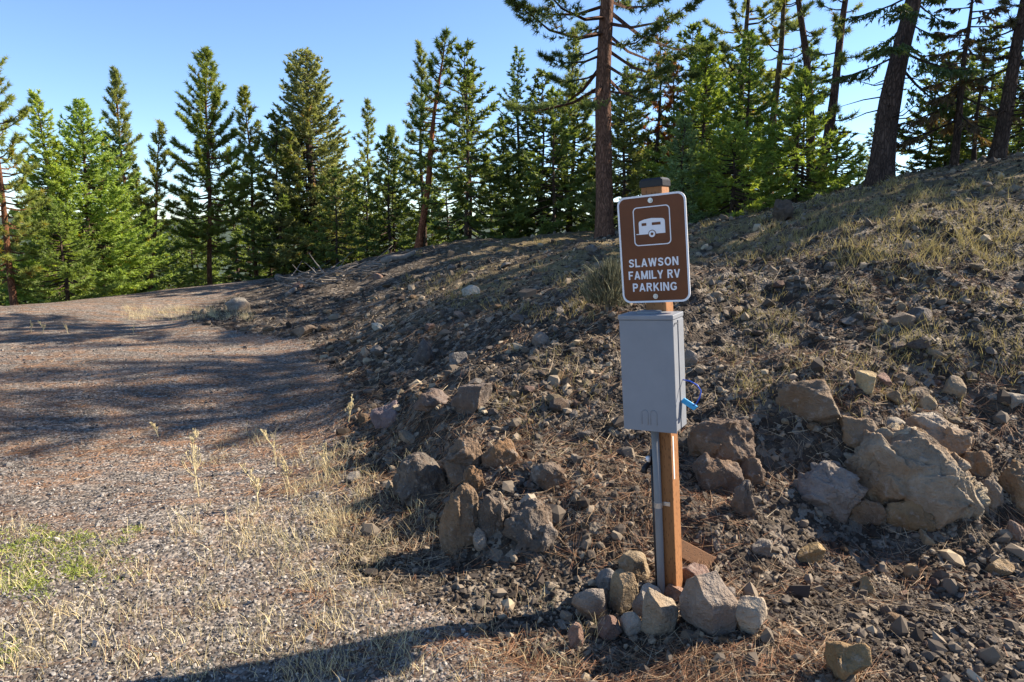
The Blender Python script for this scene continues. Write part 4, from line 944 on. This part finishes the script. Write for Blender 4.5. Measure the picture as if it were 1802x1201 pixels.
# weed stalks
def weed(u, v, h, label, seed, n=7):
    rng = np.random.default_rng(seed); b, t = hit(u, v); V = []; Fc = []
    pts = [np.array([0,0,-.02]), np.array([rng.normal(0,.02),rng.normal(0,.02),h*.5]), np.array([rng.normal(0,.04),rng.normal(0,.04),h])]
    segs = [(pts, [.0045,.0035,.0018])]
    for k in range(n):
        q = rng.uniform(.25,.95); p = pts[1]*(1-abs(2*q-1))+pts[2]*max(0,2*q-1); p = p.copy(); p[2] = h*q; a = rng.uniform(0,6.28); l = h*rng.uniform(.10,.3)*(1.15-q)
        segs.append(([p, p+np.array([math.cos(a)*l*.6, math.sin(a)*l*.6, l*.6]), p+np.array([math.cos(a)*l*.8, math.sin(a)*l*.8, l*1.2])], [.0020,.0016,.0009]))
        tw = segs[-1][0]
        for j in range(5):
            a = rng.uniform(0,6.28); q2 = rng.uniform(0,1); p2 = tw[1]*(1-q2)+tw[2]*q2
            segs.append(([p2, p2+np.array([math.cos(a)*.008, math.sin(a)*.008, .012])], [.0030,.001]))
    for P, r_ in segs:
        v_, f_ = tube(P, r_, 4, False); Fc += [[i+sum(len(x) for x in V) for i in q] for q in f_]; V.append(v_)
    me = pydata('weed_stalk', np.concatenate(V), Fc, M_WEED); o = link('weed_stalk', me); o.location = (b[0], b[1], H(b[0],b[1])); tag(o, label, 'weed')
M_WEED = simple('dry_weed', (.58,.48,.27), .8, 0, 30, .3)
for k, (u, v, hpx, lab, n) in enumerate([
    (350,875,125,'tallest branching dry weed stalk on the gravel pad',14),(486,822,70,'straight feathery dry weed at the pad edge, in front of the dark shadow',12),
    (455,892,80,'slim dry weed with bushy foot behind the tall branching one',12),(510,855,45,'short tufted dry weed beside the straight feathery one',10),
    (575,820,40,'small greenish dry weed near the rubble toe',8),(612,745,50,'dry weed growing against the shaded bank toe',10),(280,770,30,'low twiggy weed on the shaded stretch of road',9),
    (55,585,22,'sparse rusty weed on the far road',8),(75,590,24,'rusty bushy weed on the far road beside the sparse one',14),(120,588,20,'thin rusty weed further along the far road',8),(235,590,18,'small rusty weed on the road opposite the ditch',8)]):
    b, t = hit(u, v); weed(u, v, hpx*t/FPX, lab, 300+k, int(n*1.7))
# grey-green shrub on the slope
b, t = hit(1072, 548)
rng = np.random.default_rng(8); sh = empty('shrub', (b[0], b[1], H(b[0],b[1]))); tag(sh, 'grey-green twiggy shrub on the slope beside the sign', 'shrub')
n = 1500; rr = rng.uniform(.15,1,n)**.6; a = rng.uniform(0,6.28,n); ph_ = rng.uniform(0,1.35,n)
base = np.stack([np.cos(a)*np.sin(ph_)*rr*.26, np.sin(a)*np.sin(ph_)*rr*.26, np.cos(ph_)*rr*.36], -1); d = norm(base*1.2+rng.normal(0,.12,(n,3))+np.array([0,0,.22])); ln = rng.uniform(.06,.15,n)
o = blades('foliage', M_SHRUB, base, d, ln, np.full(n,.008), np.stack([rng.normal(0,.1,n),rng.normal(0,.1,n),np.zeros(n)],-1), rng.uniform(0,1,n), None, None, 2, None); o.parent = sh
V = []; Fc = []; off = 0
for k in range(9):
    a = rng.uniform(0,6.28); v_, f_ = tube([(0,0,-.05),(math.cos(a)*.05,math.sin(a)*.05,.12),(math.cos(a)*.13,math.sin(a)*.13,.3)], [.010,.007,.003], 5)
    Fc += [[i+off for i in q] for q in f_]; V.append(v_); off += len(v_)
so_ = link('stems', pydata('stems', np.concatenate(V), Fc, M_DEAD), sh)

# ------------------------------------------------------------------ dead wood
def stick(rng, p0, dirv, ln, r0, kink=.12, n=5):
    pts = [np.array(p0, float)]; dv = norm(np.array(dirv, float))
    for k in range(n):
        dv = norm(dv+rng.normal(0,kink,3)); pts.append(pts[-1]+dv*ln/n)
    return tube(pts, np.linspace(r0, r0*.25, n+1), 6)
M_GREYW = simple('bleached_branch', (.19,.165,.14), .85, 0, 14, .35, .3)
b, t = hit(545, 497); rng = np.random.default_rng(12)
sp_ = empty('slash_pile', (b[0], b[1], H(b[0],b[1]))); tag(sp_, 'tangled pile of grey dead branches on the slope by the road bend', 'brush pile')
for k in range(110):
    u = rng.uniform(500, 650); g, t = hit(u, 505-(u-505)*.20+rng.uniform(-10,12)); g = g.copy(); g[2] = H(g[0],g[1])+rng.uniform(.0,.16)
    a = rng.normal(.5,.9); v_, f_ = stick(rng, g-np.array(sp_.location), (math.cos(a), math.sin(a)*.6, rng.normal(.03,.10)), rng.uniform(.3,1.1), rng.uniform(.008,.024), .15)
    link('branch', pydata('branch', v_, f_, M_GREYW, True), sp_)
for (u0,v0,u1,v1,r0,lab) in [(505,522,585,480,.05,'long bleached pole sticking out of the slash pile'),(672,466,732,450,.09,'pale fallen log lying on the slope crest below the red-stemmed pine'),(640,472,690,462,.04,'thin grey log beside the pale one on the slope crest')]:
    p0, _ = hit(u0,v0); p1, _ = hit(u1,v1); dv = p1-p0; ln = min(np.linalg.norm(dv), 2.6); dv = dv/np.linalg.norm(dv); p1 = p0+dv*ln; p1[2] = H(p1[0],p1[1])+r0*.6; p0[2] = H(p0[0],p0[1])+r0*.6
    pts = [p0*(1-s)+p1*s+np.array([0,0,.03*math.sin(s*7)]) for s in np.linspace(0,1,7)]
    v_, f_ = tube([p-p0 for p in pts], np.linspace(r0, r0*.6, 7), 10); o = link('fallen_log', pydata('fallen_log', v_, f_, M_GREYW, True)); o.location = p0; tag(o, lab, 'log')
b, t = hit(1377, 388)
M_STUMP = simple('rotting_stump_wood', (.085,.06,.042), .9, 0, 16, .5, .4)
V, F = rock_np(901, 3, 6, .6, .9, .18); me = mesh_np('stump', V*np.array([.30,.30,.36]), F, M_STUMP, False); st = link('stump', me); st.location = (b[0], b[1], H(b[0],b[1])+.10); tag(st, 'weathered broken stump in the yellow grass above the slope', 'stump')
